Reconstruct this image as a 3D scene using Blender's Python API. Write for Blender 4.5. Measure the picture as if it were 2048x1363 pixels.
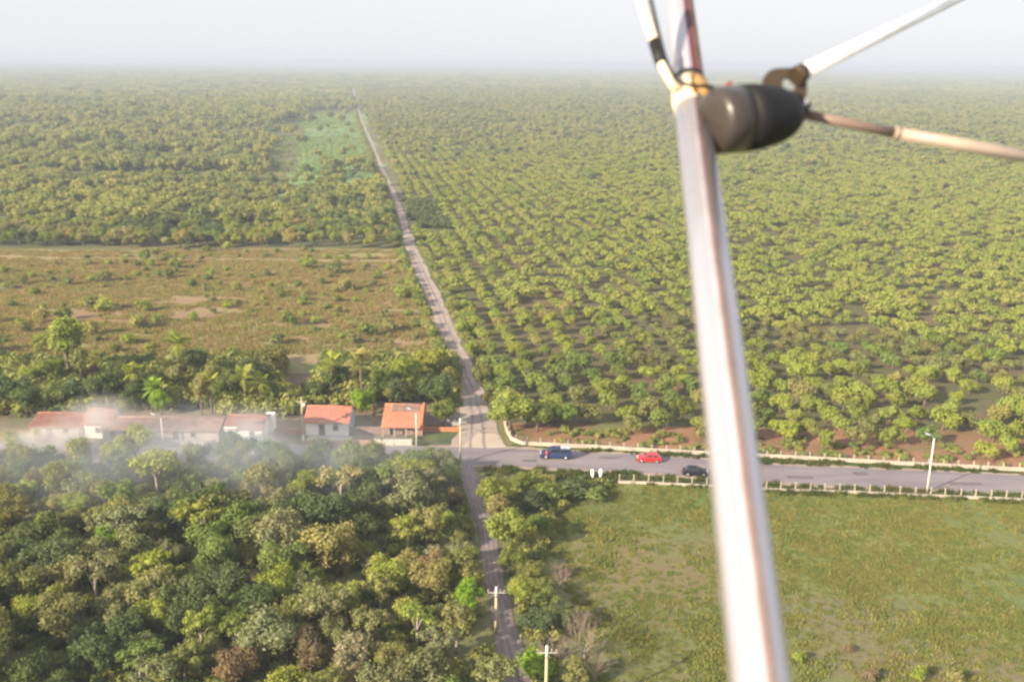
import bpy, bmesh, math, random
import numpy as np
from mathutils import Vector, Matrix, noise as mnoise

sc = bpy.context.scene
for o in list(bpy.data.objects): bpy.data.objects.remove(o)
COL = sc.collection
R = math.radians
random.seed(7); rng = np.random.default_rng(7)

# ------------------------------------------------------------------ camera
H = 62.0
LENS = 35.0
F = LENS / 36.0 * 2048.0
PITCH = math.atan((681.5 - 124.0) / F)
ROLL = R(0.56)
CAM = Vector((0, 0, H))
fwd = Vector((0, math.cos(PITCH), -math.sin(PITCH)))
r0 = Vector((1, 0, 0)); u0 = Vector((0, math.sin(PITCH), math.cos(PITCH)))
right = r0 * math.cos(ROLL) + u0 * math.sin(ROLL)
up = u0 * math.cos(ROLL) - r0 * math.sin(ROLL)
cd = bpy.data.cameras.new('camera'); cam = bpy.data.objects.new('camera', cd); COL.objects.link(cam)
m3 = Matrix((right, up, -fwd)).transposed()
cam.matrix_world = Matrix.Translation(CAM) @ m3.to_4x4()
cd.lens = LENS; cd.sensor_width = 36; cd.clip_start = 0.05; cd.clip_end = 60000
cd.dof.use_dof = True; cd.dof.focus_distance = 5.0; cd.dof.aperture_fstop = 3.1
sc.camera = cam

# ------------------------------------------------------------------ world, sun, exposure
SUN_AZ = Vector((-0.80, -0.60, 0)).normalized(); SUN_EL = R(24)
w = bpy.data.worlds.new('World'); sc.world = w; w.use_nodes = True
nt = w.node_tree; nt.nodes.clear()
sky = nt.nodes.new('ShaderNodeTexSky'); sky.sky_type = 'NISHITA'; sky.sun_disc = False
sky.sun_elevation = SUN_EL; sky.sun_rotation = math.atan2(SUN_AZ.x, SUN_AZ.y)
sky.air_density = 1.0; sky.dust_density = 1.5; sky.ozone_density = 1.0; sky.altitude = 60
hs = nt.nodes.new('ShaderNodeHueSaturation'); hs.inputs['Saturation'].default_value = 0.55
bg = nt.nodes.new('ShaderNodeBackground'); bg.inputs['Strength'].default_value = 0.014
bg2 = nt.nodes.new('ShaderNodeBackground'); bg2.inputs['Color'].default_value = (.94, .945, 1.0, 1); bg2.inputs['Strength'].default_value = 0.378   # milky overcast veil over the blue
ad = nt.nodes.new('ShaderNodeAddShader')
out = nt.nodes.new('ShaderNodeOutputWorld')
nt.links.new(sky.outputs[0], hs.inputs['Color']); nt.links.new(hs.outputs[0], bg.inputs[0]); nt.links.new(bg.outputs[0], ad.inputs[0]); nt.links.new(bg2.outputs[0], ad.inputs[1]); nt.links.new(ad.outputs[0], out.inputs[0])
sl = bpy.data.lights.new('sun', 'SUN'); sl.energy = 5.0; sl.angle = R(0.6); sl.color = (1.0, 0.855, 0.64)
so = bpy.data.objects.new('sun', sl); COL.objects.link(so)
sdir = SUN_AZ * math.cos(SUN_EL) + Vector((0, 0, math.sin(SUN_EL)))
so.rotation_euler = sdir.to_track_quat('Z', 'Y').to_euler(); so.location = (0, 0, 200)
sc.view_settings.view_transform = 'Standard'; sc.view_settings.look = 'None'
sc.view_settings.gamma = 1; sc.view_settings.exposure = 1.12
sc.cycles.volume_bounces = 1; sc.cycles.max_bounces = 5; sc.cycles.diffuse_bounces = 2
sc.cycles.transmission_bounces = 3; sc.cycles.glossy_bounces = 2; sc.cycles.transparent_max_bounces = 6
try: sc.cycles.use_denoising = True
except Exception: pass

# ------------------------------------------------------------------ helpers
def ray(px, py):
    return (fwd + right * ((px - 1024) / F) + up * ((681.5 - py) / F))
def at(px, py, z=0.0):
    d = ray(px, py); t = (z - H) / d.z
    return CAM + d * t
def near(px, py, depth):
    return CAM + ray(px, py) * depth
def P2(px, py, z=0): p = at(px, py, z); return (p.x, p.y)
def inpoly(x, y, poly):
    c = False; n = len(poly); j = n - 1
    for i in range(n):
        xi, yi = poly[i]; xj, yj = poly[j]
        if (yi > y) != (yj > y) and x < (xj - xi) * (y - yi) / (yj - yi) + xi: c = not c
        j = i
    return c
def nz(x, y, s, o=0.0): return mnoise.noise(Vector((x / s + o, y / s - o, o * 1.7)))
def tag(o, label=None, cat=None, group=None, kind=None):
    if label: o['label'] = label
    if cat: o['category'] = cat
    if group: o['group'] = group
    if kind: o['kind'] = kind
    return o
def thing(name, label, cat, loc=(0, 0, 0), rz=0, group=None):
    o = bpy.data.objects.new(name, None); COL.objects.link(o); o.location = loc; o.rotation_euler = (0, 0, rz)
    o.empty_display_size = 0.5
    return tag(o, label, cat, group)
def obj(name, mesh, mat=None, parent=None):
    if isinstance(mesh, bmesh.types.BMesh):
        me = bpy.data.meshes.new(name); mesh.to_mesh(me); mesh.free(); mesh = me
    if mat is not None and not mesh.materials:
        for m_ in (mat if isinstance(mat, (list, tuple)) else [mat]): mesh.materials.append(m_)
    o = bpy.data.objects.new(name, mesh); COL.objects.link(o)
    if parent: o.parent = parent
    return o
def mesh_np(name, v, f, mats=None, mi=None, smooth=False):
    """v (N,3); f (M,k) constant-size faces"""
    v = np.asarray(v, dtype=np.float32); f = np.asarray(f, dtype=np.int32)
    me = bpy.data.meshes.new(name); k = f.shape[1]
    me.vertices.add(len(v)); me.vertices.foreach_set('co', v.ravel())
    me.loops.add(f.size); me.loops.foreach_set('vertex_index', f.ravel())
    me.polygons.add(len(f)); me.polygons.foreach_set('loop_start', np.arange(0, f.size, k, dtype=np.int32))
    if mats:
        for m_ in mats: me.materials.append(m_)
    if mi is not None: me.polygons.foreach_set('material_index', np.asarray(mi, dtype=np.int32))
    if smooth: me.polygons.foreach_set('use_smooth', np.ones(len(f), dtype=bool))
    me.update(calc_edges=True); me.validate(); return me
def box(bm, x0, x1, y0, y1, z0, z1, M=None):
    vs = [bm.verts.new((x, y, z)) for x in (x0, x1) for y in (y0, y1) for z in (z0, z1)]
    if M: [setattr(v, 'co', M @ v.co) for v in vs]
    for q in ((0, 1, 3, 2), (4, 6, 7, 5), (0, 4, 5, 1), (2, 3, 7, 6), (0, 2, 6, 4), (1, 5, 7, 3)):
        bm.faces.new([vs[i] for i in q])
    return vs
def boxbm(*a): bm = bmesh.new(); box(bm, *a); return bm
def tube(bm, pts, rad, n=8, caps=True):
    pts = [Vector(p) for p in pts]; rad = rad if isinstance(rad, (list, tuple)) else [rad] * len(pts)
    rings = []; ref = None
    for i, p in enumerate(pts):
        a = pts[max(0, i - 1)]; b = pts[min(len(pts) - 1, i + 1)]; t = (b - a).normalized()
        if ref is None: ref = Vector((1, 0, 0)) if abs(t.x) < .8 else Vector((0, 1, 0))
        e1 = (ref - t * ref.dot(t)).normalized(); e2 = t.cross(e1); ref = e1
        rings.append([bm.verts.new(p + (e1 * math.cos(2 * math.pi * k / n) + e2 * math.sin(2 * math.pi * k / n)) * rad[i]) for k in range(n)])
    for a, b in zip(rings, rings[1:]):
        for k in range(n):
            f = bm.faces.new((a[k], a[(k + 1) % n], b[(k + 1) % n], b[k])); f.smooth = True
    if caps:
        bm.faces.new(rings[0][::-1]); bm.faces.new(rings[-1])
def tubebm(*a, **k): bm = bmesh.new(); tube(bm, *a, **k); return bm

# ------------------------------------------------------------------ materials
def newmat(name):
    m = bpy.data.materials.new(name); m.use_nodes = True; n = m.node_tree; n.nodes.clear()
    o = n.nodes.new('ShaderNodeOutputMaterial'); return m, n, o
def N(n, t, **k):
    x = n.nodes.new(t)
    for a, b in k.items(): setattr(x, a, b)
    return x
def ramp(n, stops, fac):
    r = N(n, 'ShaderNodeValToRGB'); e = r.color_ramp.elements
    while len(e) < len(stops): e.new(0.5)
    for i, (p, c) in enumerate(stops): e[i].position = p; e[i].color = (*c, 1)
    n.links.new(fac, r.inputs[0]); return r.outputs[0]
def noise_tex(n, scale, detail=5, rough=.6, vec=None, dist=0):
    t = N(n, 'ShaderNodeTexNoise'); t.inputs['Scale'].default_value = scale; t.inputs['Detail'].default_value = detail
    t.inputs['Roughness'].default_value = rough; t.inputs['Distortion'].default_value = dist
    if vec is None:
        g = N(n, 'ShaderNodeNewGeometry'); vec = g.outputs['Position']
    n.links.new(vec, t.inputs['Vector']); return t.outputs[0]
def mix(n, a, b, fac, mode='MIX'):
    x = N(n, 'ShaderNodeMix', data_type='RGBA', blend_type=mode)
    for s, v in ((x.inputs[0], fac), (x.inputs[6], a), (x.inputs[7], b)):
        if isinstance(v, (int, float)): s.default_value = v
        elif isinstance(v, tuple): s.default_value = (*v, 1)
        else: n.links.new(v, s)
    return x.outputs[2]
def math_(n, op, a, b=0.0, c=None, clamp=False):
    x = N(n, 'ShaderNodeMath', operation=op); x.use_clamp = clamp
    for i, v in enumerate((a, b) + ((c,) if c is not None else ())):
        if isinstance(v, (int, float)): x.inputs[i].default_value = v
        else: n.links.new(v, x.inputs[i])
    return x.outputs[0]
def plain(name, col, rough=.6, metal=0.0, var=.15, vs=3.0, bump=0.0, spec=.4, coat=0.0):
    m, n, o = newmat(name); b = N(n, 'ShaderNodeBsdfPrincipled')
    tc = N(n, 'ShaderNodeTexCoord')
    t = noise_tex(n, vs, 5, .65, tc.outputs['Object'])
    c = ramp(n, [(0.3, tuple(x * (1 - var) for x in col)), (0.7, tuple(min(1, x * (1 + var)) for x in col))], t)
    n.links.new(c, b.inputs['Base Color']); b.inputs['Roughness'].default_value = rough; b.inputs['Metallic'].default_value = metal
    b.inputs['Specular IOR Level'].default_value = spec; b.inputs['Coat Weight'].default_value = coat
    if bump:
        bp = N(n, 'ShaderNodeBump'); bp.inputs['Strength'].default_value = bump; bp.inputs['Distance'].default_value = .02
        n.links.new(t, bp.inputs['Height']); n.links.new(bp.outputs[0], b.inputs['Normal'])
    n.links.new(b.outputs[0], o.inputs[0]); return m
def ground_mat(name, stops, s1=.03, s2=.6, fine=.35, rough=.95, patches=(), stretch=(1, 1, 1), bump=.6, bdist=.25):
    """large-scale soil/grass mottling + fine grain; patches: (x, y, rx, ry, colour, strength)"""
    m, n, o = newmat(name); b = N(n, 'ShaderNodeBsdfPrincipled'); g = N(n, 'ShaderNodeNewGeometry')
    mp = N(n, 'ShaderNodeMapping'); mp.inputs['Scale'].default_value = stretch; n.links.new(g.outputs['Position'], mp.inputs[0])
    big = noise_tex(n, s1, 7, .68, mp.outputs[0], .4)
    c = ramp(n, stops, big)
    f = noise_tex(n, s2, 6, .75, mp.outputs[0])
    for (x, y, rx, ry, col, st) in patches:
        sx = N(n, 'ShaderNodeSeparateXYZ'); n.links.new(g.outputs['Position'], sx.inputs[0])
        dx = math_(n, 'DIVIDE', math_(n, 'SUBTRACT', sx.outputs[0], x), rx); dy = math_(n, 'DIVIDE', math_(n, 'SUBTRACT', sx.outputs[1], y), ry)
        d2 = math_(n, 'ADD', math_(n, 'MULTIPLY', dx, dx), math_(n, 'MULTIPLY', dy, dy))
        nn = noise_tex(n, .12, 6, .7)
        q = math_(n, 'ADD', d2, math_(n, 'MULTIPLY', math_(n, 'SUBTRACT', nn, .5), 2.6))
        k = N(n, 'ShaderNodeMapRange', interpolation_type='SMOOTHSTEP'); n.links.new(q, k.inputs[0])
        k.inputs[1].default_value = 1.3; k.inputs[2].default_value = .1; k.inputs[3].default_value = 0; k.inputs[4].default_value = st
        c = mix(n, c, col, k.outputs[0])
    dark = mix(n, (1 - fine,) * 3, (1 + fine,) * 3, f); c = mix(n, c, dark, 1.0, 'MULTIPLY')
    n.links.new(c, b.inputs['Base Color']); b.inputs['Roughness'].default_value = rough; b.inputs['Specular IOR Level'].default_value = .15
    bp = N(n, 'ShaderNodeBump'); bp.inputs['Strength'].default_value = bump; bp.inputs['Distance'].default_value = bdist
    n.links.new(f, bp.inputs['Height']); n.links.new(bp.outputs[0], b.inputs['Normal'])
    n.links.new(b.outputs[0], o.inputs[0]); return m
def leaf_mat(name, ramp_stops=None, scale=.02):
    """crown foliage: object colour (individual trees) or, for masses, a ramp over species noise"""
    m, n, o = newmat(name); oi = N(n, 'ShaderNodeObjectInfo')
    if ramp_stops:
        t = noise_tex(n, scale, 4, .6, oi.outputs['Location'])
        f = math_(n, 'ADD', math_(n, 'MULTIPLY', t, .75), math_(n, 'MULTIPLY', oi.outputs['Random'], .5), clamp=True)
        f = math_(n, 'SUBTRACT', f, .12, clamp=True)
        c = ramp(n, ramp_stops, f)
    else: c = oi.outputs['Color']
    g = N(n, 'ShaderNodeNewGeometry')
    rv = mix(n, (.72, .74, .66), (1.3, 1.25, 1.25), g.outputs['Random Per Island'])
    c = mix(n, c, rv, 1.0, 'MULTIPLY')
    cl = noise_tex(n, .55, 3, .6); cv = mix(n, (.75, .8, .8), (1.3, 1.2, 1.1), cl); c = mix(n, c, cv, .8, 'MULTIPLY')
    d = N(n, 'ShaderNodeBsdfDiffuse'); t_ = N(n, 'ShaderNodeBsdfTranslucent'); ms = N(n, 'ShaderNodeMixShader'); ms.inputs[0].default_value = .34
    n.links.new(c, d.inputs[0]); n.links.new(mix(n, c, (1.25, 1.2, .55), 1.0, 'MULTIPLY'), t_.inputs[0])
    n.links.new(d.outputs[0], ms.inputs[1]); n.links.new(t_.outputs[0], ms.inputs[2]); n.links.new(ms.outputs[0], o.inputs[0]); return m

LEAF = leaf_mat('leaf_individual')
LEAF_ORCH = leaf_mat('leaf_orchard', [(0.0, (.13, .19, .06)), (.25, (.22, .28, .075)), (.55, (.30, .345, .088)), (.85, (.32, .32, .11)), (1, (.30, .25, .11))], .012)
LEAF_WILD = leaf_mat('leaf_wild', [(0.0, (.085, .135, .06)), (.28, (.17, .22, .08)), (.5, (.26, .29, .095)), (.78, (.33, .33, .12)), (1, (.34, .29, .13))], .008)
BARK = plain('bark', (.20, .15, .11), .9, var=.3, vs=6, bump=.5)
BARK_PALE = plain('pale_bark', (.42, .36, .30), .9, var=.25, vs=5, bump=.3)
TWIG = plain('dry_twig', (.33, .25, .20), .95, var=.2, vs=2)
PALMLEAF = leaf_mat('palm_leaf')

# ------------------------------------------------------------------ ground sheets
def sheet(name, poly, z, mat, kind='structure', label=None, cat=None, jitter=0, seg=6.0):
    pts = []
    for i, a in enumerate(poly):
        b = poly[(i + 1) % len(poly)]; L = math.hypot(b[0] - a[0], b[1] - a[1]); n = max(1, int(L / seg)) if jitter else 1
        n = min(n, 160)
        for k in range(n):
            t = k / n; x = a[0] + (b[0] - a[0]) * t; y = a[1] + (b[1] - a[1]) * t
            if jitter: x += jitter * nz(x, y, seg * 1.3, 3.1) * 2; y += jitter * nz(x, y, seg * 1.3, 8.7) * 2
            pts.append((x, y))
    bm = bmesh.new(); f = bm.faces.new([bm.verts.new((x, y, z)) for x, y in pts])
    if f.normal.z < 0 or sum(pts[i][0] * pts[(i + 1) % len(pts)][1] - pts[(i + 1) % len(pts)][0] * pts[i][1] for i in range(len(pts))) < 0: f.normal_flip()
    bmesh.ops.triangulate(bm, faces=bm.faces[:])
    o = obj(name, bm, mat); return tag(o, label, cat, None, kind)
def W(pts): return [P2(*p) for p in pts]
def ribbon(name, cl, z, mat, crown=0.0, kind='structure', sub=6, edge=0.0):
    """cl: list of (x, y, halfwidth)"""
    cl = np.array(cl, float); d = np.r_[0, np.cumsum(np.hypot(*np.diff(cl[:, :2], axis=0).T))]
    s = np.linspace(0, d[-1], max(8, int(d[-1] / sub)) if d[-1] < 900 else 150)
    if d[-1] >= 900: s = np.r_[np.arange(0, 500, 4.0), np.linspace(500, d[-1], 80)]
    X = np.interp(s, d, cl[:, 0]); Y = np.interp(s, d, cl[:, 1]); Wd = np.interp(s, d, cl[:, 2])
    for _ in range(3):
        X[1:-1] = (X[:-2] + 2 * X[1:-1] + X[2:]) / 4; Y[1:-1] = (Y[:-2] + 2 * Y[1:-1] + Y[2:]) / 4
    tx = np.gradient(X); ty = np.gradient(Y); L = np.hypot(tx, ty); nx, ny = -ty / L, tx / L
    v = []; f = []
    for i in range(len(s)):
        for k, u in enumerate((-1, -.5, 0, .5, 1)):
            e = edge * nz(X[i] + k * 31, Y[i], 5, 2.2) * (1 if abs(u) == 1 else 0)
            q = Wd[i] * u + e
            v.append((X[i] + nx[i] * q, Y[i] + ny[i] * q, z + crown * (1 - u * u)))
        if i:
            for k in range(4): a = (i - 1) * 5 + k; f.append((a, a + 1, a + 6, a + 5))
    o = obj(name, mesh_np(name, v, f, [mat]))
    if o.data.polygons[0].normal.z < 0: o.data.flip_normals()
    tag(o, kind=kind); return list(zip(X, Y, nx, ny, Wd))

GM = ground_mat('scrub_ground', [(.3, (.08, .10, .045)), (.5, (.14, .145, .065)), (.62, (.20, .17, .085)), (.75, (.23, .18, .10))], .02, .5)
g = sheet('ground', [(-9000, -60), (9000, -60), (14000, 20000), (-14000, 20000)], 0, GM)

pa = lambda px, py, rx, ry, c, s: (*P2(px, py), rx, ry, c, s)
PAST = ground_mat('pasture_turf', [(.30, (.12, .165, .055)), (.46, (.15, .18, .06)), (.60, (.18, .185, .07)), (.76, (.19, .165, .08))], .05, 1.3, .45,
    patches=[pa(1300, 1150, 17, 13, (.19, .15, .08), .8), pa(1250, 1290, 13, 10, (.14, .145, .07), .75), pa(1650, 1230, 15, 5.5, (.17, .155, .09), .8),
             pa(1880, 1330, 18, 6, (.19, .155, .095), .75), pa(1380, 1300, 9, 10, (.17, .16, .07), .7), pa(1200, 1010, 9, 8, (.12, .15, .06), .6), pa(1470, 990, 14, 5, (.11, .17, .05), .7),
             pa(1900, 1010, 12, 3, (.155, .18, .06), .4), pa(1750, 1110, 18, 9, (.18, .20, .06), .6)], bump=.8, bdist=.3)
sheet('pasture', W([(1010, 955), (1240, 962), (1500, 975), (2048, 999)]) + [(140, 140), (120, 40), (4, 40), P2(1150, 1362)] + W([(1080, 1200), (1040, 1050)]), .03, PAST, jitter=.5)
FLD = ground_mat('dry_field_soil', [(.32, (.17, .20, .08)), (.44, (.25, .235, .11)), (.54, (.28, .215, .12)), (.64, (.26, .165, .105)), (.76, (.34, .28, .17))], .045, .9, .45,
    patches=[pa(480, 690, 6, 4, (.36, .28, .18), .6), pa(60, 560, 30, 16, (.07, .11, .05), .85), pa(760, 600, 16, 14, (.27, .17, .11), .7), pa(330, 640, 60, 12, (.25, .15, .09), .75)], stretch=(.3, 1.6, 1))
sheet('dry_field', W([(-260, 498), (300, 500), (500, 497), (832, 497), (838, 512), (862, 600), (893, 700), (905, 745), (500, 752), (-300, 752)]), .03, FLD, jitter=1.2)
YARD = ground_mat('yard_soil', [(.3, (.11, .12, .05)), (.5, (.19, .15, .10)), (.7, (.30, .22, .16))], .08, 1.2)
sheet('village_yard', W([(-300, 752), (905, 745), (940, 800), (918, 893), (560, 893), (-300, 895)]), .035, YARD, jitter=.4)
RED = ground_mat('red_soil', [(.36, (.15, .15, .06)), (.5, (.25, .145, .085)), (.65, (.33, .17, .10)), (.8, (.24, .19, .08))], .09, 1.5)
sheet('red_soil_strip', W([(1012, 845), (1250, 850), (2300, 868), (2300, 950), (2048, 935), (1500, 905), (1100, 886), (1030, 882)]), .035, RED, jitter=.5)
ORG = ground_mat('orchard_soil', [(.3, (.075, .095, .04)), (.48, (.115, .11, .052)), (.62, (.15, .11, .06)), (.78, (.18, .13, .075))], .03, .9, .5)
sheet('orchard_floor', W([(740, 205), (2500, 230), (2400, 866), (1250, 848), (1012, 843), (985, 800), (870, 560), (842, 490)]), .02, ORG)
GFL = ground_mat('crop_green', [(.35, (.15, .24, .09)), (.6, (.20, .27, .10)), (.75, (.26, .27, .12))], .012, .05, .45)
sheet('crop_field', W([(612, 230), (727, 228), (776, 380), (540, 392), (590, 300)]), .05, GFL, jitter=6, seg=25)
TAN = ground_mat('bare_tan_soil', [(.35, (.15, .15, .08)), (.7, (.22, .18, .11))], .02, .3)
sheet('bare_patch', W([(560, 285), (592, 262), (596, 330), (560, 352), (540, 340)]), .06, TAN, jitter=4, seg=20)

# roads
ASPH = ground_mat('worn_asphalt', [(.32, (.165, .145, .16)), (.5, (.215, .19, .205)), (.62, (.25, .22, .225)), (.75, (.30, .26, .24))], .16, 3, .2, .85, stretch=(.3, 1.6, 1), bump=.15, bdist=.02)
TRK = ground_mat('track_dirt', [(.3, (.27, .22, .20)), (.5, (.34, .28, .25)), (.7, (.42, .35, .30))], .25, 2.5, .2, .95, bump=.4, bdist=.05)
LANE = ground_mat('lane_dirt', [(.3, (.17, .14, .15)), (.5, (.21, .17, .175)), (.7, (.25, .21, .20))], .25, 2.5, .2, .95, bump=.4, bdist=.05)
def road_pt(px, n, s):
    a = at(px, n); b = at(px, s); return ((a.x + b.x) / 2, (a.y + b.y) / 2, abs(a.y - b.y) / 2)
RD = [road_pt(-500, 893, 925), road_pt(0, 894, 924), road_pt(300, 894, 923), road_pt(600, 894, 924), road_pt(850, 894, 926), road_pt(1000, 896, 932), road_pt(1150, 903, 939), road_pt(1300, 909, 946),
      road_pt(1530, 928, 966), road_pt(1800, 939, 977), road_pt(2048, 952, 986), road_pt(2500, 972, 1012)]
mw = sum(r[2] for r in RD[3:-1]) / len(RD[3:-1])
RD = [(a, b, mw) for a, b, c in RD]
SHOULD = ground_mat('road_shoulder_dirt', [(.35, (.30, .23, .19)), (.55, (.38, .30, .24)), (.7, (.22, .2, .11))], .3, 3, .2)
ribbon('road_shoulder', [(a, b, c + .9) for a, b, c in RD], .05, SHOULD, sub=2.5, edge=.8)
roadline = ribbon('road', RD, .09, ASPH, crown=.05, sub=2.5, edge=.25)
TK = [(706, 176, 4), (709, 190, 4), (722, 240, 5), (745, 290, 6), (765, 340, 8), (788, 390, 10), (803, 430, 13), (813, 465, 18), (823, 500, 24), (838, 530, 27), (860, 580, 32), (879, 625, 34), (902, 680, 37),
      (921, 730, 40), (940, 780, 42), (953, 820, 58), (955, 850, 76), (956, 872, 90), (955, 897, 112)]
def tr(l): return [(*P2(a, b), (P2(a + c / 2, b)[0] - P2(a - c / 2, b)[0]) / 2) for a, b, c in l]
trk = ribbon('dirt_track', tr(TK)[::-1], .07, TRK, sub=3, edge=1.0)
LN = [(929, 906, 30), (934, 926, 26), (937, 945, 26), (945, 980, 27), (960, 1020, 30), (975, 1075, 34), (985, 1130, 36), (992, 1180, 38), (1003, 1230, 42), (1017, 1290, 50), (1034, 1363, 60), (1060, 1460, 66)]
ln = ribbon('lane', tr(LN)[::-1], .065, LANE, sub=2.5, edge=.7)
# wheel ruts, tar patches, sand at the junction and a faint footpath
RUT = ground_mat('rut_dirt', [(.35, (.23, .19, .175)), (.7, (.33, .27, .25))], .4, 3, .25)
for k in (-.28, .26):
    ribbon('wheel_rut', [(x + k * w_, y, .26) for x, y, w_ in tr(TK[8:])[::-1]], .085, RUT, sub=3, edge=.35)
    ribbon('wheel_rut', [(x + k * w_, y, .2) for x, y, w_ in tr(LN)[::-1]], .08, RUT, sub=3, edge=.3)
SAND = ground_mat('pale_sand', [(.35, (.42, .35, .29)), (.7, (.52, .44, .36))], .3, 3, .2)
sheet('sand_spill', W([(950, 862), (992, 866), (1006, 893), (960, 899), (925, 897), (935, 885)]), .082, SAND, jitter=.7, seg=1.2)
TAR = ground_mat('tar_patch', [(.35, (.135, .125, .13)), (.7, (.19, .17, .175))], .5, 4, .15)
for (px, py, lx, ly) in ((720, 912, 3, 1.2), (1060, 922, 2.2, 1.0), (1220, 916, 3.5, .8), (1600, 955, 4, 1.0), (1720, 948, 2.2, 1.4), (1930, 968, 5, .9), (1430, 950, 2, 1.5)):
    x_, y_ = P2(px, py); sheet('tar_patch', [(x_ - lx / 2, y_ - ly / 2), (x_ + lx / 2, y_ - ly / 2 - .1), (x_ + lx / 2, y_ + ly / 2 - .1), (x_ - lx / 2, y_ + ly / 2)], .158, TAR, jitter=.12, seg=.6)
# side path off the track, and thin line
PATH = ground_mat('sandy_path', [(.35, (.27, .22, .14)), (.7, (.36, .29, .2))], .3, 3, .2)
ribbon('side_path', [(*P2(832, 521), 2.0), (*P2(770, 519), 1.3), (*P2(700, 523), .7), (*P2(560, 517), .5), (*P2(300, 521), .4)], .06, PATH, sub=3, edge=.8)
def trkx(y):   # x of the track at world depth y
    t = tr(TK); ys = [q[1] for q in t][::-1]; xs = [q[0] for q in t][::-1]; return float(np.interp(y, ys, xs))
LNW = tr(LN)
def lnx(y): ys = [q[1] for q in LNW][::-1]; xs = [q[0] for q in LNW][::-1]; return float(np.interp(y, ys, xs))
def rdy(x): return float(np.interp(x, [r[0] for r in RD], [r[1] for r in RD]))

# ------------------------------------------------------------------ foliage meshes
ICO = {}
def ico(sub):
    if sub not in ICO:
        bm = bmesh.new(); bmesh.ops.create_icosphere(bm, subdivisions=sub, radius=1); bm.verts.ensure_lookup_table()
        ICO[sub] = (np.array([v.co[:] for v in bm.verts]), np.array([[v.index for v in f.verts] for f in bm.faces])); bm.free()
    return ICO[sub]
def crown(name, rs, rx, rz, lobes, leaves, ls, z0, mats, flat=.75, spread=.62, core=True, lobe_r=.5, droop=0.0):
    """crown of radius rx, half-height rz, centred at z0: lumpy boughs + leaf sprays (4-vertex rhombi)"""
    r = np.random.default_rng(rs)
    a = r.uniform(0, 2 * np.pi, lobes); q = np.sqrt(r.uniform(0.02, 1, lobes)) * spread
    lz = r.uniform(-.7, .8, lobes) * (1 - q ** 2 * .6)
    C = np.c_[np.cos(a) * q * rx, np.sin(a) * q * rx, z0 + lz * rz * .65]; C[0] = (0, 0, z0 + rz * .25)
    LR = r.uniform(.75, 1.25, lobes) * lobe_r * rx
    V = []; Fq = []
    iv, if_ = ico(1)
    Vc = []; Fc = []
    if core:
        for i in range(lobes):
            n_ = r.uniform(.8, 1.1, (len(iv), 1)); Fc.append(if_ + len(iv) * i); Vc.append(iv * n_ * LR[i] * .74 * [1, 1, flat] + C[i])
    wts = LR ** 2; wts /= wts.sum(); li = r.choice(lobes, leaves, p=wts)
    d = r.normal(size=(leaves, 3)); d[:, 2] = d[:, 2] * .9 + .25; d /= np.linalg.norm(d, axis=1)[:, None]
    lump = 1 + .22 * np.sin(d[:, 0] * 6 + li * 2.1) * np.cos(d[:, 1] * 5 + li)
    p = C[li] + d * (LR[li] * np.where(r.uniform(0, 1, leaves) < .22, r.uniform(1.0, 1.42, leaves), r.uniform(.62, 1.1, leaves)) * lump)[:, None] * [1, 1, flat]
    p[:, 2] -= droop * np.hypot(p[:, 0], p[:, 1]) ** 2 / rx
    nn = d * 1.1 + r.normal(size=(leaves, 3)) * .55; nn /= np.linalg.norm(nn, axis=1)[:, None]
    t = np.cross(nn, r.normal(size=(leaves, 3))); t /= np.linalg.norm(t, axis=1)[:, None]; b = np.cross(nn, t)
    s = (ls * r.uniform(.6, 1.35, leaves))[:, None]
    V = np.stack([p - t * s, p + b * s * .5 + nn * s * .12, p + t * s, p - b * s * .5 + nn * s * .12], 1).reshape(-1, 3)
    Fq = np.arange(leaves * 4).reshape(-1, 4)
    # triangulate everything so faces have the same size
    T = np.concatenate([Fq[:, [0, 1, 2]], Fq[:, [0, 2, 3]]])
    if core:
        vc = np.concatenate(Vc); T = np.concatenate([T, np.concatenate(Fc) + len(V)]); V = np.concatenate([V, vc])
    return mesh_np(name, V, T, mats)
def trunk_mesh(name, rs, h, r_, mat, limbs=3, reach=1.2, base_fork=.55):
    rr = random.Random(rs); bm = bmesh.new(); lean = rr.uniform(-.12, .12)
    tube(bm, [(0, 0, -.15), (lean * h * .2, 0, h * .3), (lean * h * .5, lean * h * .3, h * base_fork), (lean * h, lean * h * .4, h)], [r_ * 1.25, r_, r_ * .8, r_ * .35], 7)
    for k in range(limbs):
        a = k * 6.28 / limbs + rr.uniform(-.5, .5); z = h * base_fork * rr.uniform(.75, 1.0)
        e = reach * rr.uniform(.7, 1.1)
        tube(bm, [(lean * z * .5, lean * z * .3, z), (math.cos(a) * e * .5, math.sin(a) * e * .5, z + (h - z) * .55 + .2), (math.cos(a) * e, math.sin(a) * e, h * rr.uniform(.95, 1.1))], [r_ * .55, r_ * .4, r_ * .15], 5)
    me = bpy.data.meshes.new(name); bm.to_mesh(me); bm.free(); me.materials.append(mat); return me
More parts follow.
